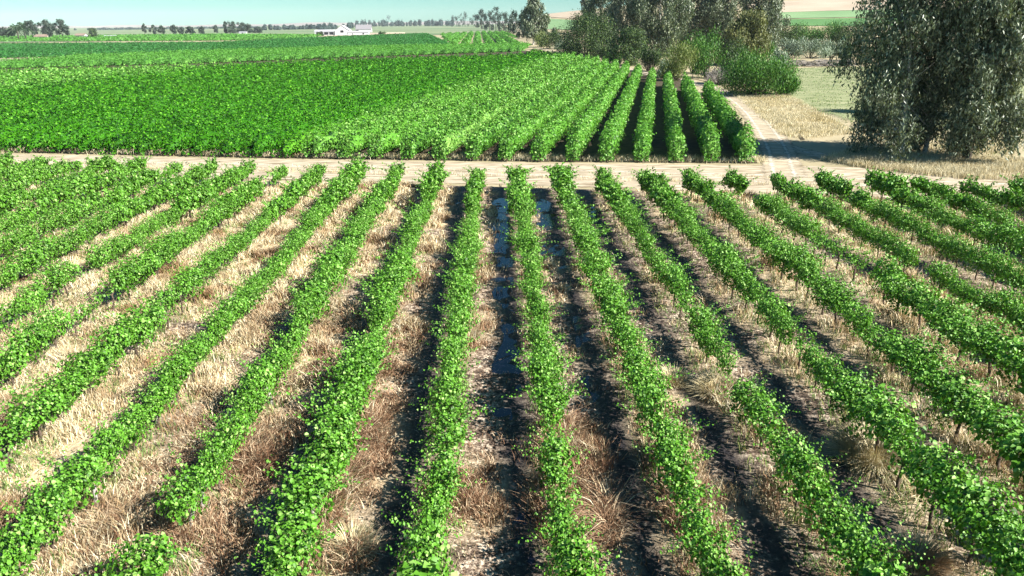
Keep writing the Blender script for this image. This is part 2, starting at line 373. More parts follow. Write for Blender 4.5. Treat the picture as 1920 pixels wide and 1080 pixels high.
# hill fields
def hs(name, q4, mat, z=0.25): drape(name, [PT(*q4[0]), PT(*q4[1])], [PT(*q4[3]), PT(*q4[2])], mat, z, 30, 14)
hs('hill_field_green', [(1400, 50), (2300, 66), (2300, 36), (1400, 39)], M_fgreen)
hs('hill_field_pale', [(1400, 38), (2300, 33), (2300, 22), (1400, 27)], M_fpale)
hs('hill_field_stubble', [(1400, 26), (2300, 20), (2300, -14), (1400, 8)], M_beige)
hs('hill_field_stubble', [(985, 46), (1160, 45), (1160, 31), (985, 33)], M_beige)
hs('hill_field_green', [(985, 62), (1160, 62), (1160, 47), (985, 48)], M_fpale)
# far plain
drape('far_plain', [P(-900, 84), P(0, 80), P(500, 74), P(960, 62)], [P(-900, 50), P(0, 49.5), P(500, 45.5), P(960, 41.5)], M_far, 0.25, 40, 10)

# low far hills on the horizon
hx = np.linspace(-5200, 900, 200)
hz = 2+13*noise2(hx, hx*0, 900, 2)+7*noise2(hx, hx*0, 250, 7)
V = np.concatenate([np.stack([hx, 3900+0*hx, -5+0*hx], 1), np.stack([hx, 4300+0*hx, hz], 1), np.stack([hx, 5300+0*hx, -5+0*hx], 1)])
n = len(hx); i = np.arange(n-1)
tag(link('hills', mesh_np('hills', V, np.concatenate([np.stack([i, i+1, i+n+1, i+n], 1), np.stack([i+n, i+n+1, i+2*n+1, i+2*n], 1)]), M_hill, True)), kind='structure')

# ------------------------------------------------------------------ grapevines of the near block
def vine_leaves(seed, length=1.35, hgt=0.80, shoots=34, wide=1.0, lean=0.0, rich=True, fill=420, lsz=0.076):
    rs = np.random.RandomState(seed); cs, ns, ts, ls = [], [], [], []
    for s in range(shoots):
        y0 = (rs.rand()-.5)*length; p0 = np.array([rs.randn()*.07, y0, .70+rs.rand()*.12])
        d = np.array([rs.randn()*.75*wide, rs.randn()*.35, 1.0+rs.rand()*.5]); d /= np.linalg.norm(d)
        L = hgt*(.5+.75*rs.rand())*(.55+.6*math.cos(y0/length*2.8))+(.32 if rs.rand() < .16 else 0); droop = .25+rs.rand()*.65; n_ = int(L/.031)
        side = np.array([d[0], d[1], 0]); side = side/max(1e-3, np.linalg.norm(side))
        for i_ in range(1, n_):
            u = i_/n_; c = p0+d*L*u+side*(droop*L*.5*u*u)-np.array([0, 0, droop*L*.42*u*u])
            a_ = rs.rand()*6.28; off = np.array([math.cos(a_), math.sin(a_), rs.rand()*.5-.2])
            cs.append(c+off*.07); ts.append(off+np.array([0, 0, -.35])+rs.randn(3)*.25)
            ns.append(off*.55+np.array([0, 0, .85])+rs.randn(3)*.4); ls.append(lsz*(.6+.75*rs.rand())*(1.1-.5*u))
    for s in range(int(fill*1.8)):
        a_ = rs.rand()*math.pi*2; r = .55+.45*rs.rand()**.5
        lump = 1+.22*math.sin(a_*3+seed)+.15*rs.randn()
        yy = (rs.rand()-.5)*length*1.1; lump *= .42+.72*math.cos(yy/length*2.8); c = np.array([math.cos(a_)*r*.40*wide*lump, yy, .96+math.sin(a_)*r*.40*lump])
        o = np.array([math.cos(a_), rs.randn()*.3, math.sin(a_)*.9+.35])
        cs.append(c); ns.append(o+rs.randn(3)*.45); ts.append(np.array([0, 0, -.8])+o*.5+rs.randn(3)*.4); ls.append(lsz*(.65+.8*rs.rand()**1.5))
    c, n_, t_, l = map(np.array, (cs, ns, ts, ls)); c[:, 0] += lean*(c[:, 2]-.7)
    return leaf_arrays(c, n_, t_, l, l*.92, rich)
def vine_trunk(seed):
    r = random.Random(seed); b = TB(); x = r.uniform(-.05, .05); y = r.uniform(-.08, .08)
    b.tube([(x, y, -.05), (x*.4+.03, y*.5, .28), (0, 0, .52), (.01, .02, .74)], [.048, .038, .034, .03], 6)
    for s in (-1, 1):
        b.tube([(.01, .02, .70), (.01, s*.16, .80), (r.uniform(-.03, .03), s*.42, .83), (0, s*.64, .82)], [.03, .026, .02, .012], 5)
    return b.mesh('trunk', M_bark, True)
VAR = [dict(hgt=.86, shoots=46, wide=1.0, fill=340), dict(hgt=.92, shoots=38, wide=.95, fill=430), dict(hgt=.72, shoots=34, wide=1.15, fill=500),
       dict(hgt=.85, shoots=30, wide=1.1, fill=380, lean=.12), dict(hgt=.98, shoots=30, wide=.85, fill=380), dict(hgt=.78, shoots=40, wide=1.25, fill=540),
       dict(hgt=.88, shoots=36, wide=1.05, fill=460, lean=-.1), dict(hgt=.66, shoots=20, wide=.9, fill=200),   # 7 thin
       dict(hgt=.55, shoots=12, wide=.8, fill=90)]                                                             # 8 sparse
LOOK = ['leafy', 'tall', 'broad', 'leaning', 'tall slim', 'bushy', 'full', 'thin', 'sparse']
vine_mesh = [mesh_np('foliage', *vine_leaves(11+i_, **v), M_vine) for i_, v in enumerate(VAR)]
trunk_mesh = [vine_trunk(i_) for i_ in range(5)]
lite = []
for i_, v in enumerate(VAR):
    v2 = dict(v); v2['fill'] = int(v['fill']*.55); v2['shoots'] = int(v['shoots']*.6)
    lite.append(vine_leaves(61+i_, rich=False, lsz=.15, **v2))

# stretches of a row where the photo shows a gap or thin growth: (row, y0, y1, what)
GAPS = [(-1, 815, 885, 'thin'), (-2, 600, 640, 'thin'), (2, 688, 712, 'gap'), (2, 640, 688, 'thin'), (3, 540, 556, 'gap'), (3, 800, 830, 'gap'), (3, 830, 880, 'thin'),
        (5, 350, 362, 'gap'), (5, 432, 500, 'sparse'), (5, 500, 510, 'gap'), (-3, 915, 985, 'sparse'), (-4, 740, 775, 'thin'), (-3, 738, 748, 'gap'), (1, 640, 650, 'thin'),
        (-6, 560, 585, 'sparse'), (-5, 540, 562, 'sparse'), (-6, 325, 352, 'sparse'), (0, 905, 925, 'thin'), (-7, 480, 500, 'gap'), (-8, 600, 625, 'gap'), (2, 455, 470, 'thin'), (4, 738, 752, 'thin')]
rg = random.Random(5); VST = 1.3; plants = []
for k in range(-26, 20):
    x = row_x(k); ye = row_end(x)-0.3; nrow = int((ye-4.0)/VST)
    for j in range(nrow):
        y = ye-j*VST
        a_, b_, z_ = proj((x, y, 1.2))
        if z_ < 4 or not (-560 < a_ < W+620 and b_ < H+260): continue
        v = rg.choice([0, 1, 2, 3, 4, 5, 6, 0, 1, 2, 5, 6]); vg = noise2(x*3, y, 3.2, 12+k % 3); scx = rg.uniform(.80, 1.16)*(.62+.68*float(vg)); scz = 1.13*rg.uniform(.9, 1.1)*(.80+.36*float(vg)); sy = rg.uniform(.97, 1.1); scx *= 1.08 if k >= 3 else 1.0; sy = rg.uniform(.86, 1.04); scz *= 1.1 if k >= 3 else 1.0
        drop = False; rr = rg.random()
        if rr < .035: v = 7
        elif rr < .055: v = 8
        if k >= 6 and rr < .04: drop = True
        if k <= -7 and rr > .93: v = 7
        for (kk, g0, g1, what) in GAPS:
            if kk == k and g0 <= b_ <= g1:
                if what == 'gap': drop = True
                elif what == 'thin': v = 7
                else: v = 8; drop = rg.random() < .35
        rot = rg.choice([0, math.pi])+rg.uniform(-.12, .12); dx = rg.uniform(-.1, .1)
        if not drop: plants.append(dict(k=k, j=j, x=x+dx, y=y+rg.uniform(-.1, .1), v=v, rot=rot, s=(scx, sy, scz), px=a_, py=b_, d=z_, t=rg.randrange(5)))
inview = [p_ for p_ in plants if -25 < p_['px'] < W+25 and p_['py'] < H+45]
inview.sort(key=lambda p_: p_['d']); single = inview[:300]; ids = set(id(p_) for p_ in single)
rest = [p_ for p_ in plants if id(p_) not in ids]
ORD = ['first', 'second', 'third', 'fourth', 'fifth', 'sixth', 'seventh', 'eighth', 'ninth', 'tenth', 'eleventh', 'twelfth', 'thirteenth', 'fourteenth', 'fifteenth',
       'sixteenth', 'seventeenth', 'eighteenth', 'nineteenth', 'twentieth', 'twenty-first', 'twenty-second', 'twenty-third', 'twenty-fourth', 'twenty-fifth', 'twenty-sixth', 'twenty-seventh', 'twenty-eighth', 'twenty-ninth', 'thirtieth']
def row_words(k):
    if k == 0: return 'the near vertical middle row'
    return '%s row %s of the middle row' % (ORD[abs(k)-1], 'left' if k < 0 else 'right')
cnt = {}
single.sort(key=lambda p_: (p_['k'], p_['d']))
proto_f = {}
for p_ in single:
    k = p_['k']; cnt[k] = cnt.get(k, 0)+1; i_ = cnt[k]-1
    first = [q_ for q_ in single if q_['k'] == k][0]
    edge_ = 'bottom' if (first['py'] > H-90) else ('left' if k < 0 else 'right')
    lab = '%s grapevine, %s from the %s edge, %s' % (LOOK[p_['v']], ORD[min(i_, 29)], edge_, row_words(k))
    e = empty('grapevine', (p_['x'], p_['y'], 0.03), lab, 'grapevine', 'grapevines planted in rows in the near block', p_['rot'], p_['s'])
    link('foliage', vine_mesh[p_['v']], e); link('trunk', trunk_mesh[p_['t']], e)
def bake(name, items, mat, Vl):
    VV, FF, off = [], [], 0
    for p_ in items:
        V, Fc = Vl(p_); c, s = math.cos(p_['rot']), math.sin(p_['rot']); V = V*np.array(p_['s'])
        VV.append(np.stack([V[:, 0]*c-V[:, 1]*s+p_['x'], V[:, 0]*s+V[:, 1]*c+p_['y'], V[:, 2]+.03], 1)); FF.append(Fc+off); off += len(V)
    return mesh_np(name, np.concatenate(VV), np.concatenate(FF), mat)
def trunk_arr(i_):
    me = trunk_mesh[i_]; V = np.array([tuple(v.co) for v in me.vertices]); return V, np.array([tuple(f.vertices) for f in me.polygons if len(f.vertices) == 4])
tarr = [trunk_arr(i_) for i_ in range(5)]
re_ = tag(empty('far_grapevines', (0, 0, 0), 'green grapevines crowding the far end of the near block beside the dirt track', 'grapevines'), kind='stuff')
link('foliage', bake('foliage', rest, M_vine, lambda p_: lite[p_['v']]), re_); link('trunks', bake('trunks', rest, M_bark, lambda p_: tarr[p_['t']]), re_)
for o in re_.children: o['kind'] = 'stuff'

# ------------------------------------------------------------------ trellised canopy rows (far block and the fields beyond)
def canopy(rows, hgt, wid, base, size_k=1.0, dens=1.0, seed=1, dmin=55.0, zf=None):
    """rows: list of (start, end); returns leaf blades plus an uneven leafy core under them"""
    rs = np.random.RandomState(seed); Vs, Fs, off = [], [], 0; cV, cF, coff = [], [], 0
    prof = [(-.40, .0), (-.46, .45), (-.30, .84), (0, .94), (.30, .84), (.46, .45), (.40, .0)]
    for a_, b_ in rows:
        a_ = np.array(a_[:2]); b_ = np.array(b_[:2]); L = np.linalg.norm(b_-a_)
        if L < .8: continue
        d = (b_-a_)/L; nn = np.array([d[1], -d[0]])
        mid = (a_+b_)/2
        seg = max(1, int(L/12)); ed = np.linspace(0, L, seg+1)
        for s0, s1 in zip(ed[:-1], ed[1:]):
            dist = max(dmin, np.linalg.norm(a_+d*(s0+s1)/2)); f_ = dist/60.0
            n_ = int((s1-s0)*105*dens/f_**1.45)+2; sz = .18*f_**.75*size_k
            u = s0+rs.rand(n_)*(s1-s0); th = rs.rand(n_)*math.pi*1.12-.06*math.pi; r = .80+.28*rs.rand(n_)
            lump = 1+.30*(noise2(a_[0]+d[0]*u+th*2, a_[1]+d[1]*u, 1.1, seed)-.5)*2+.22*(noise2(a_[0]+d[0]*u+th, a_[1]+d[1]*u, .45, seed+1)-.5)*2
            cx = np.cos(th)*r*wid/2*lump; cz = base+(hgt-base)*(.12+.88*np.clip(np.sin(th), 0, 1)**.8*r*lump)
            sh = rs.rand(n_) < .16; cz = cz+np.where(sh, rs.rand(n_)*.4, 0); cx = cx*np.where(rs.rand(n_) < .12, 1.25, 1)
            c = np.stack([a_[0]+d[0]*u+nn[0]*cx, a_[1]+d[1]*u+nn[1]*cx, cz], 1)
            o = np.stack([nn[0]*np.cos(th), nn[1]*np.cos(th), np.sin(th)*.7+.35], 1)
            V, Fc = leaf_arrays(c, o+rs.randn(n_, 3)*.45, o*.5+rs.randn(n_, 3)*.5+np.array([0, 0, -.2]), sz*(.7+.7*rs.rand(n_)), sz*(.6+.6*rs.rand(n_)))
            Vs.append(V); Fs.append(Fc+off); off += len(V)
        for en, sg in ((0, -1), (L, 1)):               # leaves closing each end of the row
            dist = max(dmin, np.linalg.norm(a_+d*en)); f_ = dist/60.0; n_ = int(150*dens/f_**1.3)+4; sz = .18*f_**.75*size_k
            cx = (rs.rand(n_)-.5)*wid*.95; cz = base*.5+(hgt-base*.5)*rs.rand(n_)*(1-.5*(cx/wid*2)**2); dn = sg*(rs.rand(n_)*.5-.15)+en
            c = np.stack([a_[0]+d[0]*dn+nn[0]*cx, a_[1]+d[1]*dn+nn[1]*cx, cz], 1)
            V, Fc = leaf_arrays(c, np.array([[d[0]*sg, d[1]*sg, .5]])+rs.randn(n_, 3)*.5, rs.randn(n_, 3)*.5+np.array([0, 0, -.3]), sz*(.7+.7*rs.rand(n_)), sz*(.6+.6*rs.rand(n_)))
            Vs.append(V); Fs.append(Fc+off); off += len(V)
        m_ = max(2, int(L/(1.0*max(1, np.linalg.norm(mid)/90))))+1; uu = np.linspace(.2, L-.2, m_)
        px_ = np.array([p_[0] for p_ in prof]); pz_ = np.array([p_[1] for p_ in prof])
        jit = .62+.42*rs.rand(m_, len(prof)); jit[0] *= .25; jit[-1] *= .25
        X = a_[0]+d[0]*uu[:, None]+nn[0]*px_*wid*jit; Y = a_[1]+d[1]*uu[:, None]+nn[1]*px_*wid*jit
        Z = base+(hgt-base)*.86*pz_*jit
        cV.append(np.stack([X, Y, Z], -1).reshape(-1, 3)); K = len(prof)
        i_ = (np.arange(m_-1)[:, None]*K+np.arange(K-1)[None]).ravel(); cF.append(np.stack([i_, i_+1, i_+K+1, i_+K], 1)+coff); coff += m_*K
    V = np.concatenate(Vs); Fq = np.concatenate(Fs); Vc = np.concatenate(cV); Fc = np.concatenate(cF)
    # quads of the core as triangles so that one mesh holds both
    Ft = np.concatenate([Fc[:, [0, 1, 2]], Fc[:, [0, 2, 3]]])+len(V)
    V = np.concatenate([V, Vc]); 
    if zf is not None: V[:, 2] += zf(V[:, 0], V[:, 1])
    return V, np.concatenate([Fq, Ft])
def clip_line(o, d, poly):
    """pieces of the line o+d*t that lie inside a polygon"""
    ts = []
    for i_ in range(len(poly)):
        a_, b_ = poly[i_], poly[(i_+1) % len(poly)]; ex, ey = b_[0]-a_[0], b_[1]-a_[1]; den = d[0]*ey-d[1]*ex
        if abs(den) < 1e-9: continue
        t_ = ((a_[0]-o[0])*ey-(a_[1]-o[1])*ex)/den; u = ((a_[0]-o[0])*d[1]-(a_[1]-o[1])*d[0])/den
        if 0 <= u < 1: ts.append(t_)
    ts.sort(); return [(ts[i_], ts[i_+1]) for i_ in range(0, len(ts)-1, 2)]
VPX = 1240.0
ang = YAW+math.atan((VPX-W/2)/(F/math.cos(PITCH)))
D2 = np.array([math.sin(ang), math.cos(ang)]); N2 = np.array([D2[1], -D2[0]])
def uv(p_): return (p_[0]*N2[0]+p_[1]*N2[1], p_[0]*D2[0]+p_[1]*D2[1])
corner = P(1396, 302); U0 = uv(corner)[0]
g = lambda a_, b_, z_=0: tuple(P(a_, b_, z_))[:2]
near2 = [g(-450, 281), g(0, 285), g(500, 296), g(1000, 303), g(1420, 306)]
ridge_end = [g(1372, 171, 2.2), g(1330, 156, 2.2), g(1300, 147, 2.2), g(1258, 139, 2.2), g(1225, 131, 2.2), g(1190, 121, 2.2), g(1150, 114, 2.2), g(1112, 107, 2.2), g(1082, 102, 2.2), g(1040, 96, 2.2), g(1000, 92, 2.2)]
mid2 = [g(985, 100, 2), g(700, 108, 2), g(400, 120, 2), g(0, 131, 2), g(-450, 141, 2)]
poly2 = near2+[g(1430, 290)]+ridge_end+mid2
rows2 = []
for j in range(-1, 140):
    u = U0-SP*j; o = N2*u
    for t0, t1 in clip_line(o, D2, poly2):
        rows2.append((j, o+D2*t0, o+D2*t1, u))
NSINGLE = 13
soilq = []
for j, a_, b_, u in rows2:
    if 0 <= j < NSINGLE:
        org = np.array([a_[0], a_[1]])
        V, Fc = canopy([(a_, b_)], 2.3+.1*math.sin(j*1.7), 1.22, .35, seed=100+j, dens=1.6)
        lab = 'rightmost tall vine row beyond the track, shaded by the gum trees' if j == 0 else '%s tall trellised vine row from the right edge of the block beyond the track' % ORD[j]
        e = empty('vine_row', (org[0], org[1], 0), lab, 'vine row', 'tall vine rows beyond the track')
        V[:, 0] -= org[0]; V[:, 1] -= org[1]
        link('canopy', mesh_np('canopy', V, Fc, M_vine2), e)
        b = TB(); L = np.linalg.norm(b_-a_); rr = random.Random(j)
        s = .4
        while s < min(L, 60):
            c = D2*s; b.tube([(c[0]+rr.uniform(-.06, .06), c[1], -.05), (c[0], c[1], .9)], [.045, .03], 5); s += 1.5
        tr_ = link('trunks', b.mesh('trunks', M_bark), e); tr_['kind'] = 'stuff'
# the diagonal where the deep green variety starts, and the pale patch at the far left
uD = uv(P(505, 292))[0]
pale = [g(-450, 200), g(0, 190), g(130, 172), g(250, 148), g(400, 126), g(400, 100), g(-450, 100)]
darks, lights = [], []
for j, a_, b_, u in rows2:
    if 0 <= j < NSINGLE: continue
    if j < 0: continue
    if u > uD+2 or (u > uD-9 and hsh(j*7, 3, 5) < .5+(u-uD)*.07): lights.append((a_, b_)); continue
    # a line across the rows near the far edge: the last rows of leaves belong to the paler variety
    segs = clip_line(N2*u, D2, pale); t0, t1 = np.dot(a_, D2), np.dot(b_, D2)
    cut = t1
    for s0, s1 in segs:
        if s0 < t1 and s1 > t0: cut = max(t0, min(cut, s0+14*(hsh(j*5, 9, 2)-.5)))
    o = N2*u
    if cut > t0+1: darks.append((a_, o+D2*cut))
    if cut < t1-1: lights.append((o+D2*cut, b_))
V, Fc = canopy(lights, 2.15, 1.95, .35, seed=7, dens=1.15)
tag(link('vineyard_block', mesh_np('vineyard_block', V, Fc, M_vine2), None), 'bright green tall vine rows merging into one canopy beyond the track', 'vineyard', kind='stuff')
V, Fc = canopy(darks, 2.05, 2.1, .3, seed=8, dens=1.15)
tag(link('vineyard_block', mesh_np('vineyard_block', V, Fc, M_vine_dark), None), 'deep green dense vine block on the left beyond the track', 'vineyard', kind='stuff')
print('rows', len(rows2), 'dark', len(darks), 'light', len(lights), 'vines', len(plants), 'inview', len(inview))
# soil below
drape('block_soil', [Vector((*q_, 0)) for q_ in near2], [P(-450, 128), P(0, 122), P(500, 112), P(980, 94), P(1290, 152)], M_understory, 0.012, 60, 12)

def block(label, poly, mat, hgt, wid, spacing, vpx, dens=1.0, size=1.0, seed=1, name='vineyard_block', cat='vineyard'):
    an = YAW+math.atan((vpx-W/2)/(F/math.cos(PITCH))); d = np.array([math.sin(an), math.cos(an)]); n_ = np.array([d[1], -d[0]])
    us = [p_[0]*n_[0]+p_[1]*n_[1] for p_ in poly]; rows = []
    u = min(us)+.5
    while u < max(us):
        for t0, t1 in clip_line(n_*u, d, poly): rows.append((n_*u+d*t0, n_*u+d*t1))
        u += spacing
    V, Fc = canopy(rows, hgt, wid, .2, seed=seed, dens=dens, size_k=size)
    tag(link(name, mesh_np(name, V, Fc, mat)), label, cat, kind='stuff')
# strip behind the near part, up to the next headland
block('lighter green vine strip behind the big block, left of the gum trees', [g(-450, 138), g(0, 129.5), g(400, 118.5), g(700, 106.5), g(975, 97), g(990, 88), g(750, 92), g(400, 102), g(165, 112.5), g(60, 121), g(-100, 131.5), g(-450, 137)], M_vine_light, 1.9, 3.0, 2.9, 1240, 2.2, .72, 21)
block('darker green vine field left of the farm, in front of the pale headland', [g(-450, 122), g(-100, 112), g(0, 109.5), g(165, 105.5), g(400, 98), g(560, 95), g(840, 87), g(800, 66), g(640, 72), g(400, 85), g(0, 87.5), g(-450, 92)], M_vine_far, 1.8, 3.2, 3.0, 1150, 2.2, .75, 22)
block('small vine field with clear rows beside the line of dark trees', [g(843, 87), g(982, 85.5), g(955, 62), g(905, 62), g(830, 66)], M_vine_light, 1.9, 3.3, 6.2, 900, 1.5, 1.2, 23)
block('distant green field in front of the far farm trees', [g(-450, 82), g(0, 78.5), g(400, 76.5), g(570, 73), g(600, 68), g(400, 66.5), g(0, 71), g(-450, 76)], M_vine_light, 1.6, 6, 6, 1150, 1.2, 1.2, 24)
drape('headland', [P(-450, 92.5), P(0, 87), P(400, 84.2), P(560, 80)], [P(-450, 90), P(0, 84), P(400, 81.6), P(560, 78)], M_beige, 0.05, 30, 3)
drape('headland', [P(-450, 137), P(-100, 131), P(60, 123), P(175, 113)], [P(-450, 122), P(-100, 112), P(60, 108), P(175, 105)], M_beige, 0.05, 30, 3)

# ------------------------------------------------------------------ grasses
def blades(name, pts, h, w, mat, lean=.45, seed=0, nper=6, spread=.12, zf=soil_z):
    rs = np.random.RandomState(seed); n_ = len(pts)
    B = np.repeat(pts, nper, 0); hh = np.repeat(h, nper)*(.55+.75*rs.rand(n_*nper)); ww = np.repeat(w, nper) if hasattr(w, '__len__') else np.full(n_*nper, w)
    B = B+rs.randn(*B.shape)*spread*np.array([1, 1]); a_ = rs.rand(len(B))*6.28; l = lean*hh*(.3+rs.rand(len(B)))*(1+2.2*np.clip(noise2(B[:, 0], B[:, 1], 1.3, 91)-.5, 0, 1)*2)
    la = rs.rand(len(B))*6.28
    z = (zf(B[:, 0], B[:, 1]) if zf is not None else 0*B[:, 0])
    s = np.stack([np.cos(a_), np.sin(a_), 0*a_], 1)*ww[:, None]/2; b0 = np.stack([B[:, 0], B[:, 1], z-.01], 1)
    ld = np.stack([np.cos(la), np.sin(la), 0*la], 1)*l[:, None]
    up_ = np.array([0, 0, 1.0])
    V = np.stack([b0-s, b0+s, b0+ld*.35+s*.7+up_*hh[:, None]*.6, b0+ld*.35-s*.7+up_*hh[:, None]*.6, b0+ld+up_*hh[:, None]*.93], 1).reshape(-1, 3)
    i_ = np.arange(len(B))[:, None]*5
    return mesh_np(name, V, np.concatenate([i_+[0, 1, 2], i_+[0, 2, 3], i_+[3, 2, 4]]), mat)
rs = np.random.RandomState(3)
NG = 640000
Yr = 5+(rs.rand(NG)**1.45)*46; Zd = Yr*.94+CAM_H*math.sin(PITCH); Xr = (rs.rand(NG)-.5)*(Zd*1.75+5)
k_ = Xr/SP-.48; c_ = k_-np.floor(k_)
wet = wet_shade_f(Xr, Yr); st = straw_f(Xr, Yr)
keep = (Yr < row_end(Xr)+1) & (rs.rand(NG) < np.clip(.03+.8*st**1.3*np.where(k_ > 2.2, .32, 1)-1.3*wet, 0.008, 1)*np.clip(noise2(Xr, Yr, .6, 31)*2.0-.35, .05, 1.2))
pt = np.stack([Xr[keep], Yr[keep]], 1); dd = Yr[keep]
h = 1.15*(.06+.42*noise2(pt[:, 0], pt[:, 1], .9, 40)**1.4)*(.75+.5*st[keep]); 
kk = pt[:, 0]/SP-.48; pb = np.clip(1-np.abs(kk+.8)/4.2, 0, 1)*1.5*np.clip(1.35-dd/34, .15, 1)*(.5+noise2(pt[:, 0], pt[:, 1], 1.8, 55)); br = rs.rand(len(pt)) < pb
tag(link('dry_grass', blades('dry_grass', pt[~br], h[~br], .009+.0008*dd[~br], M_straw, .5, 4, 5, .10)), 'straw coloured dry grass growing between the near vine rows', 'dry grass', kind='stuff')
tag(link('brown_grass', blades('brown_grass', pt[br], h[br]*.9, .009+.0008*dd[br], M_brown, .8, 14, 5, .10)), 'reddish brown dead grass in the middle alleys of the near block', 'dead grass', kind='stuff')
keep = (Yr < row_end(Xr)) & (np.abs(k_-np.round(k_)) < .2) & (rs.rand(NG) < .05)
pt = np.stack([Xr[keep], Yr[keep]], 1)
tag(link('weeds', blades('weeds', pt, np.full(len(pt), .28), .022, M_weed, .7, 5, 5, .08)), 'green and yellow weeds along the foot of the near vines', 'weeds', kind='stuff')
def scatter_poly(poly, n_, rs):
    xs_ = [p_[0] for p_ in poly]; ys_ = [p_[1] for p_ in poly]; Q = np.stack([min(xs_)+rs.rand(n_)*(max(xs_)-min(xs_)), min(ys_)+rs.rand(n_)*(max(ys_)-min(ys_))], 1)
    ins = np.zeros(n_, bool)
    for i_ in range(len(poly)):
        a_, b_ = poly[i_], poly[i_-1]
        c = ((a_[1] > Q[:, 1]) != (b_[1] > Q[:, 1])); xi = (b_[0]-a_[0])*(Q[:, 1]-a_[1])/((b_[1]-a_[1]) or 1e-9)+a_[0]
        ins ^= c & (Q[:, 0] < xi)
    return Q[ins]
# golden grass on the headlands: beside the side track, under the gum trees, the strips each side of the track
gold = [([g(1345, 152), g(1480, 178), g(1600, 250), g(1500, 262), g(1460, 250), g(1405, 200)], 42000, .34),
        ([g(1545, 300), g(1600, 284), g(1900, 300), g(2200, 320), g(2200, 350), g(1790, 334), g(1640, 318)], 46000, .42),
        ([g(1600, 250), g(1900, 262), g(1900, 300), g(1600, 286)], 3000, .5),
        ([g(-100, 283), g(500, 294), g(1000, 302), g(1430, 306), g(1430, 298), g(-100, 279)], 22000, .42),
        ([g(-100, 306), g(500, 322), g(1000, 334), g(1500, 350), g(1900, 372), g(1900, 366), g(1500, 345), g(1000, 330), g(500, 318), g(-100, 302)], 26000, .25),
        ([g(-100, 300), g(500, 312), g(1000, 322), g(1500, 336), g(1900, 352), g(1900, 350), g(1500, 333.5), g(1000, 320), g(500, 310), g(-100, 298)], 12000, .18)]
allp, allh = [], []
for i_, (poly, n_, hh) in enumerate(gold):
    Q = scatter_poly(poly, n_, rs); Q = Q[rs.rand(len(Q)) < noise2(Q[:, 0], Q[:, 1], 2.0, 77+i_)*1.3]; allp.append(Q); allh.append(hh*(.6+.6*rs.rand(len(Q))))
allp = np.concatenate(allp); allh = np.concatenate(allh)
tag(link('golden_grass', blades('golden_grass', allp, allh, .03, M_straw2, .35, 9, 5, .25, zf=None)), 'pale golden dry grass beside the tracks and below the gum trees', 'dry grass', kind='stuff')
Q = scatter_poly([g(1440, 180), g(1560, 240), g(1900, 300), g(2200, 330), g(2200, 130), g(1560, 124), g(1450, 130)], 16000, rs)
tag(link('pasture_grass', blades('pasture_grass', Q, np.full(len(Q), .16), .07, M_weed, .8, 10, 4, .3, zf=None)), 'short thin grass on the grazed pasture behind the gum trees', 'grass', kind='stuff')

# ------------------------------------------------------------------ trees and shrubs
def cloud(centres, radii, n_, l, w, style, seed):
    rs = np.random.RandomState(seed); centres = np.array(centres, float); radii = np.array(radii, float)
    vol = radii.prod(1)**(2/3); pr = vol/vol.sum(); k = rs.choice(len(centres), n_, p=pr)
    d = norm(rs.randn(n_, 3)); r = rs.rand(n_, 1)**.45*(1+.18*rs.randn(n_, 1)); c = centres[k]+d*r*radii[k]
    if style == 'hang' and l > .25:
        m_ = n_//4+1; sc_ = c[:m_]; q_ = np.repeat(np.arange(m_), 4)[:n_]; dn = np.tile(np.arange(4), m_)[:n_]
        c = sc_[q_]+rs.randn(n_, 3)*l*.4; c[:, 2] -= dn*l*.42; d = d[:m_][q_]
    if style == 'hang':
        t_ = np.stack([rs.randn(n_)*.6, rs.randn(n_)*.6, -np.ones(n_)], 1); nn = np.stack([rs.randn(n_), rs.randn(n_), rs.randn(n_)*.25], 1)+d*.6
    elif style == 'up':
        t_ = np.stack([rs.randn(n_)*.35, rs.randn(n_)*.35, np.ones(n_)], 1)+d*.4; nn = np.stack([rs.randn(n_), rs.randn(n_), rs.randn(n_)*.3], 1)+d*.8
    else:
        t_ = rs.randn(n_, 3); nn = d+rs.randn(n_, 3)*.5+np.array([0, 0, .4])
    L = l*(.6+.8*rs.rand(n_))
    return leaf_arrays(c, nn, t_, L, L*w/l)
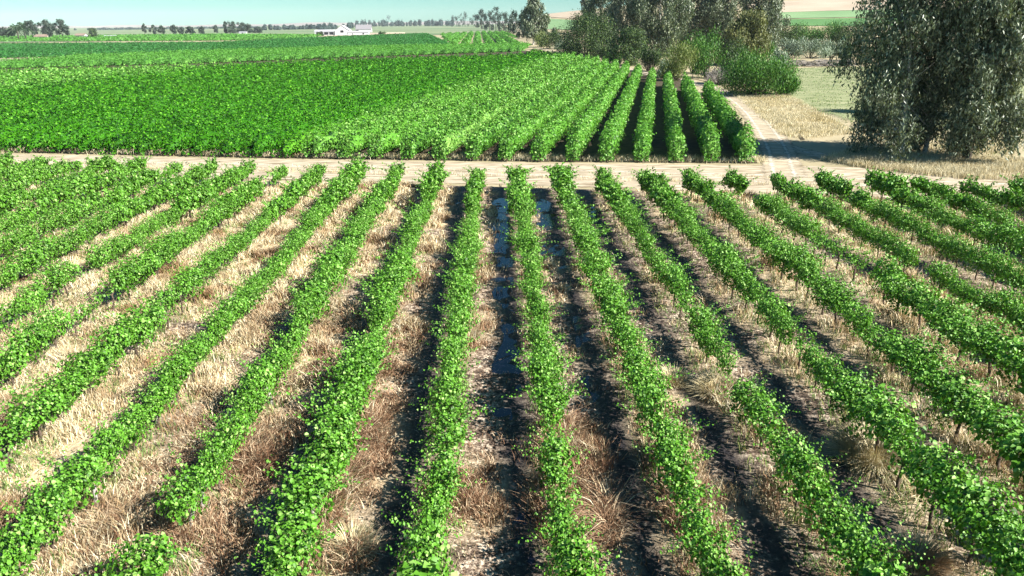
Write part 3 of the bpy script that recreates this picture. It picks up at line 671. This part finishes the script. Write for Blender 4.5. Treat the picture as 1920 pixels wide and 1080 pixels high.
def tree(name, pos, hgt, wid, mat, label, cat, style='round', n=4000, lf=.3, asp=.5, low=.25, seed=1, bark=None, lobes=16, group=None, lean=0, trunk_r=None, back=0.0, elong=1.0, trunks=1):
    rg = random.Random(seed); e = empty(name, tuple(pos), label, cat, group, rg.uniform(0, .3))
    tr = trunk_r or hgt*.018+.04; b = TB(); cen, rad = [], []
    H0 = hgt*low
    for q_ in range(trunks):
        ox = (q_-(trunks-1)/2)*wid*.18; top = hgt*rg.uniform(.75, .88)
        pts = [(ox, 0, -.2), (ox*1.4+rg.uniform(-.1, .1)*wid*.2, rg.uniform(-.05, .05)*wid, hgt*.28), (ox*1.7+lean*.5+rg.uniform(-.06, .06)*wid, rg.uniform(-.06, .06)*wid, hgt*.55), (ox*2+lean+rg.uniform(-.08, .08)*wid, 0, top)]
        b.tube(pts, [tr, tr*.75, tr*.5, tr*.12], 7)
        per = lobes//trunks
        for i_ in range(per):
            z = H0+(hgt-H0)*((i_+rg.random())/per)**.9; u = (z-H0)/(hgt-H0)
            env = math.sin(math.pi*min(1, max(.06, u*.78+.2)))**.6 if low > .075 or style != 'euc' else (1.0-.45*max(0, u-.55)/.45)*(.86+.14*min(1, u/.15))
            a_ = i_*2.4+rg.random()*1.2; r = wid/2*env*rg.uniform(.25, .92)
            cx = ox*1.6+lean*u+math.cos(a_)*r; cy_ = math.sin(a_)*r; s = wid*(rg.uniform(.085, .15) if style in ('euc', 'hang') else rg.uniform(.13, .21))*(1.15-.3*u)
            cy_ = abs(cy_)+back*.35 if back and z < hgt*.5 and abs(cx-lean*u) < 2.6 else cy_; cen.append((cx, cy_, min(z, hgt-s*.7*elong))); rad.append((s, s, s*elong*rg.uniform(.8, 1.2)))
            zb = max(hgt*.12, z-r*.8-s*.3); f_ = min(1, zb/top)
            b.tube([(ox*1.5+lean*f_*.6, 0, zb), (cx*.5+ox*.8, cy_*.5, (zb+z)/2+.1), (cx, cy_, z)], [tr*(.32-.18*f_), tr*.14, tr*.04], 5)
    link('trunk', b.mesh('trunk', bark or M_darkbark, True), e)
    if style == 'euc': V, Fc = cloud(cen, rad, n, lf, lf*asp, 'hang', seed)
    else: V, Fc = cloud(cen, rad, n, lf, lf*asp, style, seed)
    link('crown', mesh_np('crown', V, Fc, mat), e); return e
def shrub(name, pos, hgt, wid, mat, label, n=1500, lf=.25, asp=.45, style='up', seed=1, cat='shrub', group=None, lobes=9, dep=1.0, bark=None):
    rg = random.Random(seed); e = empty(name, tuple(pos), label, cat, group)
    b = TB(); cen, rad = [], []
    for i_ in range(lobes):
        a_ = rg.random()*6.28; r = math.sqrt(rg.random())*wid*.36; s = wid*rg.uniform(.14, .22); z = rg.uniform(.25, .8)*hgt*(1-.45*(r/(wid*.5))**2)
        x, y = math.cos(a_)*r, math.sin(a_)*r*dep; sz = min(z, hgt-z*.9, hgt*.34); cen.append((x, y, z)); rad.append((s, s*dep, max(sz, hgt*.16)))
        b.tube([(x*.15, y*.15, -.1), (x*.6, y*.6, z*.55), (x, y, z)], [.05+hgt*.008, .03+hgt*.004, .01], 5)
    V, Fc = cloud(cen, rad, n, lf, lf*asp, style, seed); V[:, 2] = np.maximum(V[:, 2], .02)
    link('stems', b.mesh('stems', bark or M_darkbark), e)['kind'] = 'stuff'
    link('foliage', mesh_np('foliage', V, Fc, mat), e); return e
def at(px, base_y, top_y=None, wpx=None, z=None):
    p_ = PT(px, base_y); s = depth(p_)/F
    return p_, ((base_y-top_y)*s/math.cos(PITCH)*.985 if top_y is not None else None), (wpx*s if wpx else None)

# gum trees on the right
def big_gum(px, by, hgt, wid, seed, label, bark, n, low, lobes, dx=0, mat=None, tr=.3, trunks=1, back=0):
    p_ = P(px, by)
    return tree('gum_tree', p_, hgt, wid, mat or M_euc, label, 'tree', 'euc', n, .29, .36, low, seed, bark, lobes, 'tall gum trees', dx, tr, elong=1.5, trunks=trunks, back=back)
big_gum(1712, 292, 16.5, 10.5, 3, 'dark grey green gum tree with a forked white trunk beside the track', M_gumbark, 66000, .04, 96, -1.6, tr=.2, trunks=2, back=1.9)
big_gum(1812, 303, 16.0, 8.2, 8, 'grey green gum tree with a dark trunk, right of the white trunked one', M_darkbark, 62000, .1, 90, .6, tr=.34)
big_gum(1985, 225, 18, 10, 12, 'partly cut off gum tree at the right edge behind the pair', M_darkbark, 26000, .3, 60, .4, tr=.3)
# the tall grove in the middle
GR = [(1126, 101, 26, 13, 31, M_euc2, 'narrow pale gum tree at the left end of the tall grove', .1, 9000),
      (1174, 104, 29, 16, 32, M_euc, 'dark gum tree behind the dark bushy tree, second from left in the grove', .08, 14000),
      (1232, 108, 30, 19, 33, M_euc2, 'broad pale gum tree with hanging leaves in the middle of the grove', .05, 20000),
      (1290, 103, 30, 18, 34, M_euc, 'dark gum tree standing behind the green willowy shrub', .06, 18000),
      (1345, 104, 29, 17, 35, M_euc, 'very dark gum tree between the pale one and the yellowish one', .06, 16000),
      (1395, 122, 12.5, 13, 36, M_eucy, 'shorter gum tree with yellowish top above the dark green bush', .03, 10000),
      (1425, 104, 27, 15, 37, M_euc, 'dark gum tree at the right end of the tall grove', .05, 15000)]
for px, by, hg, wd, sd, mt, lb, lw, n_ in GR:
    tree('gum_tree', P(px, by), hg, wd, mt, lb, 'tree', 'euc', n_*2, .62, .40, lw, sd, M_gumbark if sd in (31, 33) else M_darkbark, 60, 'tall gum trees', 0, .35, elong=1.6)
# dark bushy trees and the shrubs at the end of the far block
def T(px, by, ty, wpx, mat, label, n, lf, style='round', seed=1, name='bushy_tree', cat='tree', low=.08, lobes=14, group=None, bark=None, elong=1.0, asp=.5):
    p_, h_, w_ = at(px, by, ty, wpx); return tree(name, p_, h_, w_, mat, label, cat, style, n, lf, asp, low, seed, bark, lobes, group, elong=elong)
def S(px, by, ty, wpx, mat, label, n, lf, style='up', seed=1, name='shrub', group=None, lobes=9, dep=1.0, asp=.4, bark=None):
    p_, h_, w_ = at(px, by, ty, wpx); return shrub(name, p_, h_, w_, mat, label, n, lf, asp, style, seed, 'shrub', group, lobes, dep, bark)
T(1098, 114, 36, 135, M_bushd, 'dark bushy tree with layered branches at the left of the grove', 20000, .40, seed=41, lobes=34)
T(1178, 124, 60, 88, M_bushd, 'smaller dark bushy tree right of the layered one', 12000, .38, seed=42, lobes=24)
T(1042, 92, 62, 60, M_bushd, 'small dark tree beside the far corner of the vine block', 4000, .5, seed=43)
S(1065, 98, 66, 60, M_bushs, 'pale grey green shrub behind the vine block corner', 2200, .45, seed=44)
S(1015, 88, 60, 54, M_bushy, 'yellow green shrub under the tall mid distance gum tree', 2500, .5, seed=45)
S(1268, 152, 84, 84, M_bushy, 'yellow green willowy shrub at the head of the vine rows', 7000, .4, 'up', 46, lobes=14, asp=.22)
S(1325, 146, 62, 92, M_bushg, 'bright green tall shrub beside the willowy one', 8000, .4, 'up', 47, lobes=14, asp=.3)
S(1345, 160, 122, 78, M_scrub, 'grey dead reedy scrub in front of the bright green shrub', 5000, .42, 'up', 48, lobes=12, asp=.14, name='dead_scrub')
S(1214, 133, 100, 44, M_scrub, 'small pale dead scrub at the foot of the dark trees', 2200, .35, 'up', 49, name='dead_scrub', asp=.2)
S(1376, 158, 98, 62, M_bushd, 'dark olive shrub left of the big rounded green bush', 5000, .36, 'up', 50, lobes=12, asp=.3)
S(1418, 180, 104, 150, M_bushg, 'big rounded dark green bush beside the pasture', 17000, .34, 'up', 77, lobes=34, asp=.3)
S(1468, 180, 136, 58, M_bushg, 'low green bush at the right foot of the big green bush', 4500, .32, 'up', 52, asp=.3)
for i_, (px, by, ty, w, mt, lb) in enumerate([(1135, 118, 84, 50, M_bushd, 'low dark bush between the two dark bushy trees'), (1222, 134, 88, 46, M_bushd, 'dark bush left of the yellow green willowy shrub'),
        (1150, 120, 96, 34, M_bushg, 'little green bush in front of the dark bushy trees'), (1298, 138, 76, 60, M_bushg, 'fresh green bush behind the willowy shrub'), (1365, 140, 74, 60, M_bushd, 'dark bush below the dark gum tree right of the tall green shrub'),
        (1392, 150, 96, 56, M_bushg, 'green bush left behind the big rounded bush'), (1245, 146, 112, 40, M_bushs, 'pale grey bush at the left foot of the willowy shrub'), (1455, 140, 96, 46, M_bushs, 'pale green bush behind the right side of the big rounded bush'), (1078, 104, 84, 34, M_bushg, 'light green low bush at the corner of the vine block')]):
    S(px, by, ty, w, mt, lb, 4200, .4, 'up', 160+i_, lobes=12, asp=.32, group='bushes at the foot of the tall grove')
# far side of the pasture
for i_, (px, by, ty, w, mt, lb) in enumerate([(1462, 88, 46, 84, M_bushd, 'dark green bush in the hedge behind the pasture, nearest the grove'), (1508, 84, 42, 80, M_bushg, 'green bush second in the hedge behind the pasture'),
        (1550, 86, 44, 86, M_bushg, 'broad green bush third in the hedge behind the pasture'), (1595, 88, 44, 80, M_bushd, 'dark green bush in the hedge, partly behind the big gum tree')]):
    S(px, by, ty, w, mt, lb, 6000, .55, 'up', 60+i_, lobes=14, group='bushes in the hedge behind the pasture')
for i_, (px, by, ty, w, lb) in enumerate([(1476, 108, 76, 62, 'small silvery shrub left above the dead branches'), (1518, 110, 72, 74, 'widest silvery shrub above the dead branches'), (1560, 108, 76, 60, 'silvery shrub above the dark end of the dead branches')]):
    S(px, by, ty, w, M_bushs, lb, 5000, .42, 'up', 70+i_, lobes=13, group='silvery shrubs beyond the dead branches')
S(1598, 120, 82, 56, M_bushd, 'dark shadowed bush behind the left side of the big gum tree', 4000, .4, 'round', 74)
S(1430, 110, 78, 50, M_bushg, 'green shrub between the grove and the hedge', 3000, .4, 'up', 75)
# heap of fallen branches
p_ = P(1530, 124); e = empty('brush_pile', tuple(p_), 'long heap of dark and grey fallen branches at the pasture edge', 'brush pile')
b = TB(); rg = random.Random(4)
for i_ in range(420):
    x, y = rg.uniform(-9, 9), rg.uniform(-2, 2); a_ = rg.random()*6.28; L = rg.uniform(1, 3.6); z = rg.random()**1.3*1.3
    b.tube([(x, y, z), (x+math.cos(a_)*L*.5, y+math.sin(a_)*L*.3, z+rg.uniform(.0, .35)), (x+math.cos(a_)*L, y+math.sin(a_)*L*.6, max(.05, z+rg.uniform(-.5, .4)))], [.09, .06, .02], 4)
link('branches', b.mesh('branches', M_deadwood), e)['kind'] = 'stuff'
# line of dark trees in the middle distance
LT = [(856, 50, 31, 24), (872, 50, 25, 26), (893, 52, 29, 24), (903, 55, 21, 22), (918, 57, 25, 28), (930, 58, 17, 24), (944, 60, 27, 30), (962, 64, 24, 26), (980, 72, 30, 26)]
LN = ['leftmost small dark tree of the mid distance line', 'tall dark tree, second from left in the line', 'rounded dark tree, third from left in the line', 'pointed dark tree, fourth from left in the line', 'wide dark tree, fifth from left in the line',
      'tall pale topped tree, sixth from left in the line', 'broad dark tree, seventh from left in the line', 'dark tree just left of the tall gum crown', 'dark tree half hidden below the tall gum crown']
for i_, ((px, by, ty, w), lb) in enumerate(zip(LT, LN)):
    T(px, by, ty, w, M_treefar, lb, 1300, 1.7*(1.0 if px < 930 else .75), 'hang', 80+i_, 'dark_tree', group='line of dark trees in the middle distance', lobes=12, elong=1.4, asp=.45)
T(1000, 84, 1, 52, M_euc, 'tall loose crowned gum tree at the right end of the dark tree line', 7000, 1.05, 'hang', 95, 'gum_tree', low=.2, lobes=26, elong=1.5, asp=.4, bark=M_gumbark)
T(1022, 82, 32, 40, M_euc2, 'lower pale gum tree right of the tall loose crowned one', 3000, .9, 'hang', 96, 'gum_tree', low=.1, lobes=14, elong=1.5)
T(1096, 62, 2, 22, M_euc2, 'thin pale tree rising left of the tall grove', 1500, 1.3, 'hang', 97, 'slender_tree', low=.3, lobes=12, elong=1.8)
T(1107, 64, 12, 16, M_euc2, 'second thin pale tree close to the grove', 900, 1.2, 'hang', 98, 'slender_tree', low=.3, lobes=9, elong=1.8)
T(729, 47, 30, 11, M_treeblue, 'single round topped tree standing above the distant wood', 500, 2.2, 'round', 99, 'distant_tree', low=.4, lobes=8)
# clump by the lane in front of the farm
CL = [(406, 62, 49, 9, 'slim dark cypress at the left end of the roadside clump'), (424, 63, 43, 9, 'tallest slim cypress in the roadside clump'), (436, 63, 42, 24, 'round dark tree right of the tallest cypress'), (453, 62, 44, 22, 'green round tree in the middle of the roadside clump'),
      (466, 62, 46, 22, 'brownish tree right of the middle in the roadside clump'), (484, 62, 52, 20, 'low brownish tree at the right end of the roadside clump')]
for i_, (px, by, ty, w, lb) in enumerate(CL):
    T(px, by, ty, w, M_treefar, lb, 900, 1.7, 'round', 110+i_, 'cypress_tree' if w < 12 else 'dark_tree', group='trees in the roadside clump', lobes=11, elong=1.5 if w < 12 else 1)
CR = [(272, 66, 47, 10, 'thin tree at the left end of the row of small far trees'), (288, 66, 49, 14, 'brown crowned small far tree, second from left'), (304, 66, 51, 16, 'small green far tree, third from left'), (327, 66, 49, 16, 'small dark far tree, fourth from left'),
      (340, 66, 53, 14, 'low small far tree, fifth from left'), (358, 67, 52, 20, 'purplish far tree, sixth from left'), (380, 66, 52, 14, 'small far tree at the right end of the row')]
for i_, (px, by, ty, w, lb) in enumerate(CR):
    T(px, by, ty, w, M_treefar, lb, 600, 1.9, 'round', 120+i_, 'small_tree', group='row of small far trees', lobes=9, low=.25)
T(62, 74, 42, 30, M_treefar, 'dark round tree between the palms and the twin round trees', 1500, 1.3, 'round', 130, 'dark_tree', low=.3)
T(91, 74, 42, 30, M_treefar, 'left one of the twin round dark trees at far left', 1800, 1.3, 'round', 131, 'round_tree', low=.3, group='twin round trees')
T(118, 74, 41, 27, M_treefar, 'right one of the twin round dark trees at far left', 1800, 1.3, 'round', 132, 'round_tree', low=.3, group='twin round trees')
T(8, 77, 55, 26, M_treefar, 'leafy tree with bare trunks at the left edge', 900, 1.3, 'round', 133, 'leafy_tree', low=.5)
T(22, 77, 56, 20, M_treefar, 'leafy tree with a bare trunk left of the palm', 700, 1.3, 'round', 134, 'leafy_tree', low=.5)
T(176, 73, 55, 26, M_bushd, 'round bush beside the small white house at far left', 1100, 1.2, 'round', 135, 'bushy_tree')
# palms
def palm(px, by, ty, lab, seed):
    p_, h_, _ = at(px, by, ty, 10); e = empty('palm_tree', tuple(p_), lab, 'palm tree', 'palms at the far left'); rs = np.random.RandomState(seed); r = random.Random(seed)
    b = TB(); b.tube([(0, 0, -.2), (.1, 0, h_*.3), (0, 0, h_*.62)], [.55, .45, .4], 7); link('trunk', b.mesh('trunk', M_darkbark, True), e)
    c, n_, t_, l = [], [], [], []
    L = h_*.48
    for f_ in range(46):
        a_ = r.random()*6.28; el = r.uniform(-.3, 1.3); d = np.array([math.cos(a_)*math.cos(el), math.sin(a_)*math.cos(el), math.sin(el)])
        for s in range(9):
            u = (s+1)/9; c.append(np.array([0, 0, h_*.62])+d*L*u-np.array([0, 0, L*.45*u*u])); t_.append(d-np.array([0, 0, .8*u])); n_.append(np.array([-d[1], d[0], .3])+rs.randn(3)*.3); l.append(L*.28)
    l = np.array(l); V, Fc = leaf_arrays(np.array(c), np.array(n_), np.array(t_), l, l*.34)
    link('fronds', mesh_np('fronds', V, Fc, M_palm), e)['kind'] = 'stuff'
palm(36, 77, 44, 'spiky palm with a broad crown at far left', 1); palm(49, 76, 41, 'taller spiky palm left of the dark round tree', 2)
# distant woods that read as one mass
def wood(label, x0, x1, yb0, yb1, top, mat, n_, lf, seed, dep=60):
    rs = np.random.RandomState(seed); cen, rad = [], []
    for i_ in range(int((x1-x0)/3.2)):
        px = x0+(x1-x0)*rs.rand(); yb = yb0+(yb1-yb0)*(px-x0)/(x1-x0); p_ = P(px, yb); s = depth(p_)/F; hh = top*(.55+.6*rs.rand())*s; w = (4+5*rs.rand())*s
        y = p_.y+rs.rand()*dep
        cen.append((p_.x, y, hh*.5)); rad.append((w*.5, w*.5, hh*.52))
    V, Fc = cloud(cen, rad, n_, lf, lf*.7, 'round', seed); V[:, 2] = np.maximum(V[:, 2], 0)
    tag(link('distant_wood', mesh_np('distant_wood', V, Fc, mat)), label, 'distant wood', kind='stuff')
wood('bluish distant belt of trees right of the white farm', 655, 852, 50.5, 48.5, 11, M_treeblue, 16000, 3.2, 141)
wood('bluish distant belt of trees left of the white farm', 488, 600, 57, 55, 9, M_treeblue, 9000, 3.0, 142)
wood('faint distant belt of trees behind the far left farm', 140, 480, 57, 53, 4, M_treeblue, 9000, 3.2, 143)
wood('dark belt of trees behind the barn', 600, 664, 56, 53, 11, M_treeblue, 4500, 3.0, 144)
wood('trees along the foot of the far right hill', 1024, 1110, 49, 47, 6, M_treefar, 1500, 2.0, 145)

# ------------------------------------------------------------------ farm
def gable(b, br, x0, x1, y0, y1, h, rh, axis='y', ov=.4):
    """walls in b, roof in br; ridge along axis"""
    b.box(x0, x1, y0, y1, -.3, h)
    if axis == 'y':
        xm = (x0+x1)/2; b.poly([(x0, y0, h), (x1, y0, h), (xm, y0, h+rh), (x0, y1, h), (x1, y1, h), (xm, y1, h+rh)], [(0, 1, 2), (4, 3, 5)])
        k = rh/((x1-x0)/2)
        for s, xa in ((-1, x0-ov), (1, x1+ov)):
            br.poly([(xa, y0-ov, h-ov*k+.05), (xm, y0-ov, h+rh+.05), (xm, y1+ov, h+rh+.05), (xa, y1+ov, h-ov*k+.05), (xa, y0-ov, h-ov*k+.3), (xm, y0-ov, h+rh+.3), (xm, y1+ov, h+rh+.3), (xa, y1+ov, h-ov*k+.3)],
                    [(0, 1, 2, 3), (4, 5, 6, 7), (0, 1, 5, 4), (1, 2, 6, 5), (2, 3, 7, 6), (3, 0, 4, 7)])
    else:
        ym = (y0+y1)/2; b.poly([(x0, y0, h), (x0, y1, h), (x0, ym, h+rh), (x1, y0, h), (x1, y1, h), (x1, ym, h+rh)], [(0, 1, 2), (4, 3, 5)])
        k = rh/((y1-y0)/2)
        for ya in (y0-ov, y1+ov):
            br.poly([(x0-ov, ya, h-ov*k+.05), (x0-ov, ym, h+rh+.05), (x1+ov, ym, h+rh+.05), (x1+ov, ya, h-ov*k+.05), (x0-ov, ya, h-ov*k+.3), (x0-ov, ym, h+rh+.3), (x1+ov, ym, h+rh+.3), (x1+ov, ya, h-ov*k+.3)],
                    [(0, 1, 2, 3), (4, 5, 6, 7), (0, 1, 5, 4), (1, 2, 6, 5), (2, 3, 7, 6), (3, 0, 4, 7)])
def building(name, px, by, label, cat, w, dpt, h, rh, axis, wall, roof, openings, rz=0):
    p_ = P(px, by); e = empty(name, tuple(p_), label, cat, None, rz); b, br = TB(), TB()
    gable(b, br, -w/2, w/2, 0, dpt, h, rh, axis); link('wall', b.mesh('wall', wall), e); link('roof', br.mesh('roof', roof), e)
    for nm, x0, x1, z0, z1 in openings:
        o = TB(); o.box(x0, x1, -.12, .3, z0, z1); link(nm, o.mesh(nm, M_open), e)
    return e
s = depth(P(640, 66))/F
building('white_barn', 642, 66.5, 'white gabled farm barn with one dark window in the gable', 'barn', 26*s, 26, 4.2, 4.6, 'y', M_white, M_roofw, [('window', -1.6, 1.4, 2.6, 4.6)], .1)
building('open_shed', 609, 66.8, 'long low white shed with dark open bays left of the gabled barn', 'shed', 36*s, 14, 3.6, 1.4, 'x', M_white, M_roofw, [('door', -4.5, -1.2, .2, 2.9), ('door', -.4, 3.6, .8, 3.0), ('door', 4.4, 8.0, .8, 3.0)], .08)
building('grey_barn', 682, 61, 'barn with a big grey roof behind the white farm buildings', 'barn', 36*s, 18, 3.6, 5.2, 'x', M_white, M_roof, [('door', -9.5, -6, 0, 3)], .1)
building('white_wing', 672, 66.2, 'low white farm wing right of the gabled barn', 'farm building', 38*s, 10, 2.7, 1.0, 'x', M_white, M_roofw, [('window', -6, -5, 1, 1.8), ('window', 4, 5.6, 1, 2)], .08)
building('low_shed', 742, 66.5, 'low tan shed right of the white farm', 'shed', 34*s*.9, 8, 1.7, .5, 'x', M_tanwall, M_tanwall, [('door', 1, 3, 0, 1.3)], .06)
building('small_house', 150, 72.5, 'small white house between far trees at the left', 'house', 17*s*.85, 8, 2.7, 1.4, 'x', M_white, M_brownroof, [('window', -.8, .9, .8, 2)], .1)
building('brown_roofed_house', 77, 74.5, 'low brown roofed house below the twin round trees', 'house', 24*s*.8, 8, 2.4, 1.6, 'x', M_tanwall, M_brownroof, [('window', 2, 3.2, .8, 1.8)], .1)
building('low_white_shed', 205, 71, 'low white shed right of the round bush at far left', 'shed', 22*s*.8, 6, 1.6, .4, 'x', M_white, M_roofw, [('door', -1, .6, 0, 1.2)], .1)
building('low_white_shed', 455, 63.2, 'low white shed among the roadside clump of trees', 'shed', 18*s*.9, 6, 1.6, .5, 'x', M_white, M_roofw, [('door', -1, .6, 0, 1.2)], .1)
drape('farmyard', [P(588, 70), P(700, 68.3), P(775, 68.2)], [P(600, 64), P(700, 62), P(775, 64)], M_beige, 0.3, 20, 4)
S(716, 68.5, 59, 15, M_bushd, 'small dark bush between the white farm and the tan shed', 600, 1.0, 'round', 150)
S(600, 68, 59, 18, M_bushd, 'dark bush at the left end of the white farm', 700, 1.0, 'round', 151)

# ------------------------------------------------------------------ small things in the near block
for i_, (px, by, lb) in enumerate([(183, 962, 'pale vineyard post below the second bottom left vine row'), (365, 1008, 'pale leaning vineyard post at the sparse vine near the bottom left'), (380, 962, 'pale vineyard post above the sparse vine near the bottom left'),
        (591, 985, 'pale vineyard post at the foot of the second row left of the middle'), (512, 768, 'thin pale post in the third row left of the middle'), (296, 800, 'thin pale post at a gap in the fourth row left')]):
    p_ = P(px, by); r = random.Random(i_); e = empty('vineyard_post', tuple(p_), lb, 'post', 'pale vineyard posts'); b = TB()
    b.tube([(0, 0, -.1), (r.uniform(-.05, .05), 0, .4), (r.uniform(-.12, .12), 0, .75)], [.05, .048, .04], 8); link('stake', b.mesh('stake', M_post), e)
def tuft(px, by, w, h_, n_, lab, seed, mat=None, bw=.018):
    p_ = P(px, by); rs = np.random.RandomState(seed); a_ = rs.rand(n_)*6.28; r = rs.rand(n_)**.6*w*.28; el = .35+.65*rs.rand(n_)
    b0 = np.stack([np.cos(a_)*r, np.sin(a_)*r, 0*a_], 1); d = np.stack([np.cos(a_)*(1-el*.8), np.sin(a_)*(1-el*.8), el], 1); L = h_*(.6+.6*rs.rand(n_))
    s = np.stack([-np.sin(a_), np.cos(a_), 0*a_], 1)*bw/2; m1 = b0+d*L[:, None]*.6; tip = b0+d*L[:, None]+np.stack([np.cos(a_), np.sin(a_), -0.6+0*a_], 1)*L[:, None]*.22
    V = np.stack([b0-s, b0+s, m1+s*.8, m1-s*.8, tip], 1).reshape(-1, 3); i_ = np.arange(n_)[:, None]*5
    o = link('grass_clump', mesh_np('grass_clump', V, np.concatenate([i_+[0, 1, 2], i_+[0, 2, 3], i_+[3, 2, 4]]), mat or M_straw2), loc=(p_.x, p_.y, .05)); tag(o, lab, 'grass clump', 'big dry grass clumps')
tuft(1640, 868, 2.6, 1.0, 2600, 'large rounded straw coloured grass clump between the rows at right', 1)
tuft(1712, 1062, 1.8, .55, 2600, 'brown rounded grass clump at the bottom right', 2, M_straw, .012)
tuft(662, 1040, 1.1, .65, 700, 'yellowish spiky grass clump at the bottom, left of the middle', 3)
tuft(1210, 760, 1.2, .55, 700, 'pale grass clump right of the middle row', 4)
tuft(1262, 720, 1.5, .5, 800, 'pale flattened grass clump between first and second rows right', 5)
tuft(1340, 742, 1.6, .7, 1100, 'whitish grass clump in the gap of the third row right', 6)
tuft(880, 640, 1.0, .5, 500, 'brown grass clump beside the first row left of the middle', 7, M_straw)

# ------------------------------------------------------------------ haze
hm = bpy.data.materials.new('haze_air'); hm.use_nodes = True; t = hm.node_tree; t.nodes.clear()
ho = t.nodes.new('ShaderNodeOutputMaterial'); hv = t.nodes.new('ShaderNodeVolumePrincipled'); hv.inputs['Density'].default_value = 0.00006
hv.inputs['Color'].default_value = (0.86, 0.95, 1.0, 1); hv.inputs['Anisotropy'].default_value = -0.3
t.links.new(hv.outputs[0], ho.inputs['Volume'])
b = TB(); b.box(-5400, 5400, -150, 5800, -6.5, 95)
tag(link('haze', b.mesh('haze', hm)), 'thin pale haze over the far fields', 'haze', kind='stuff')
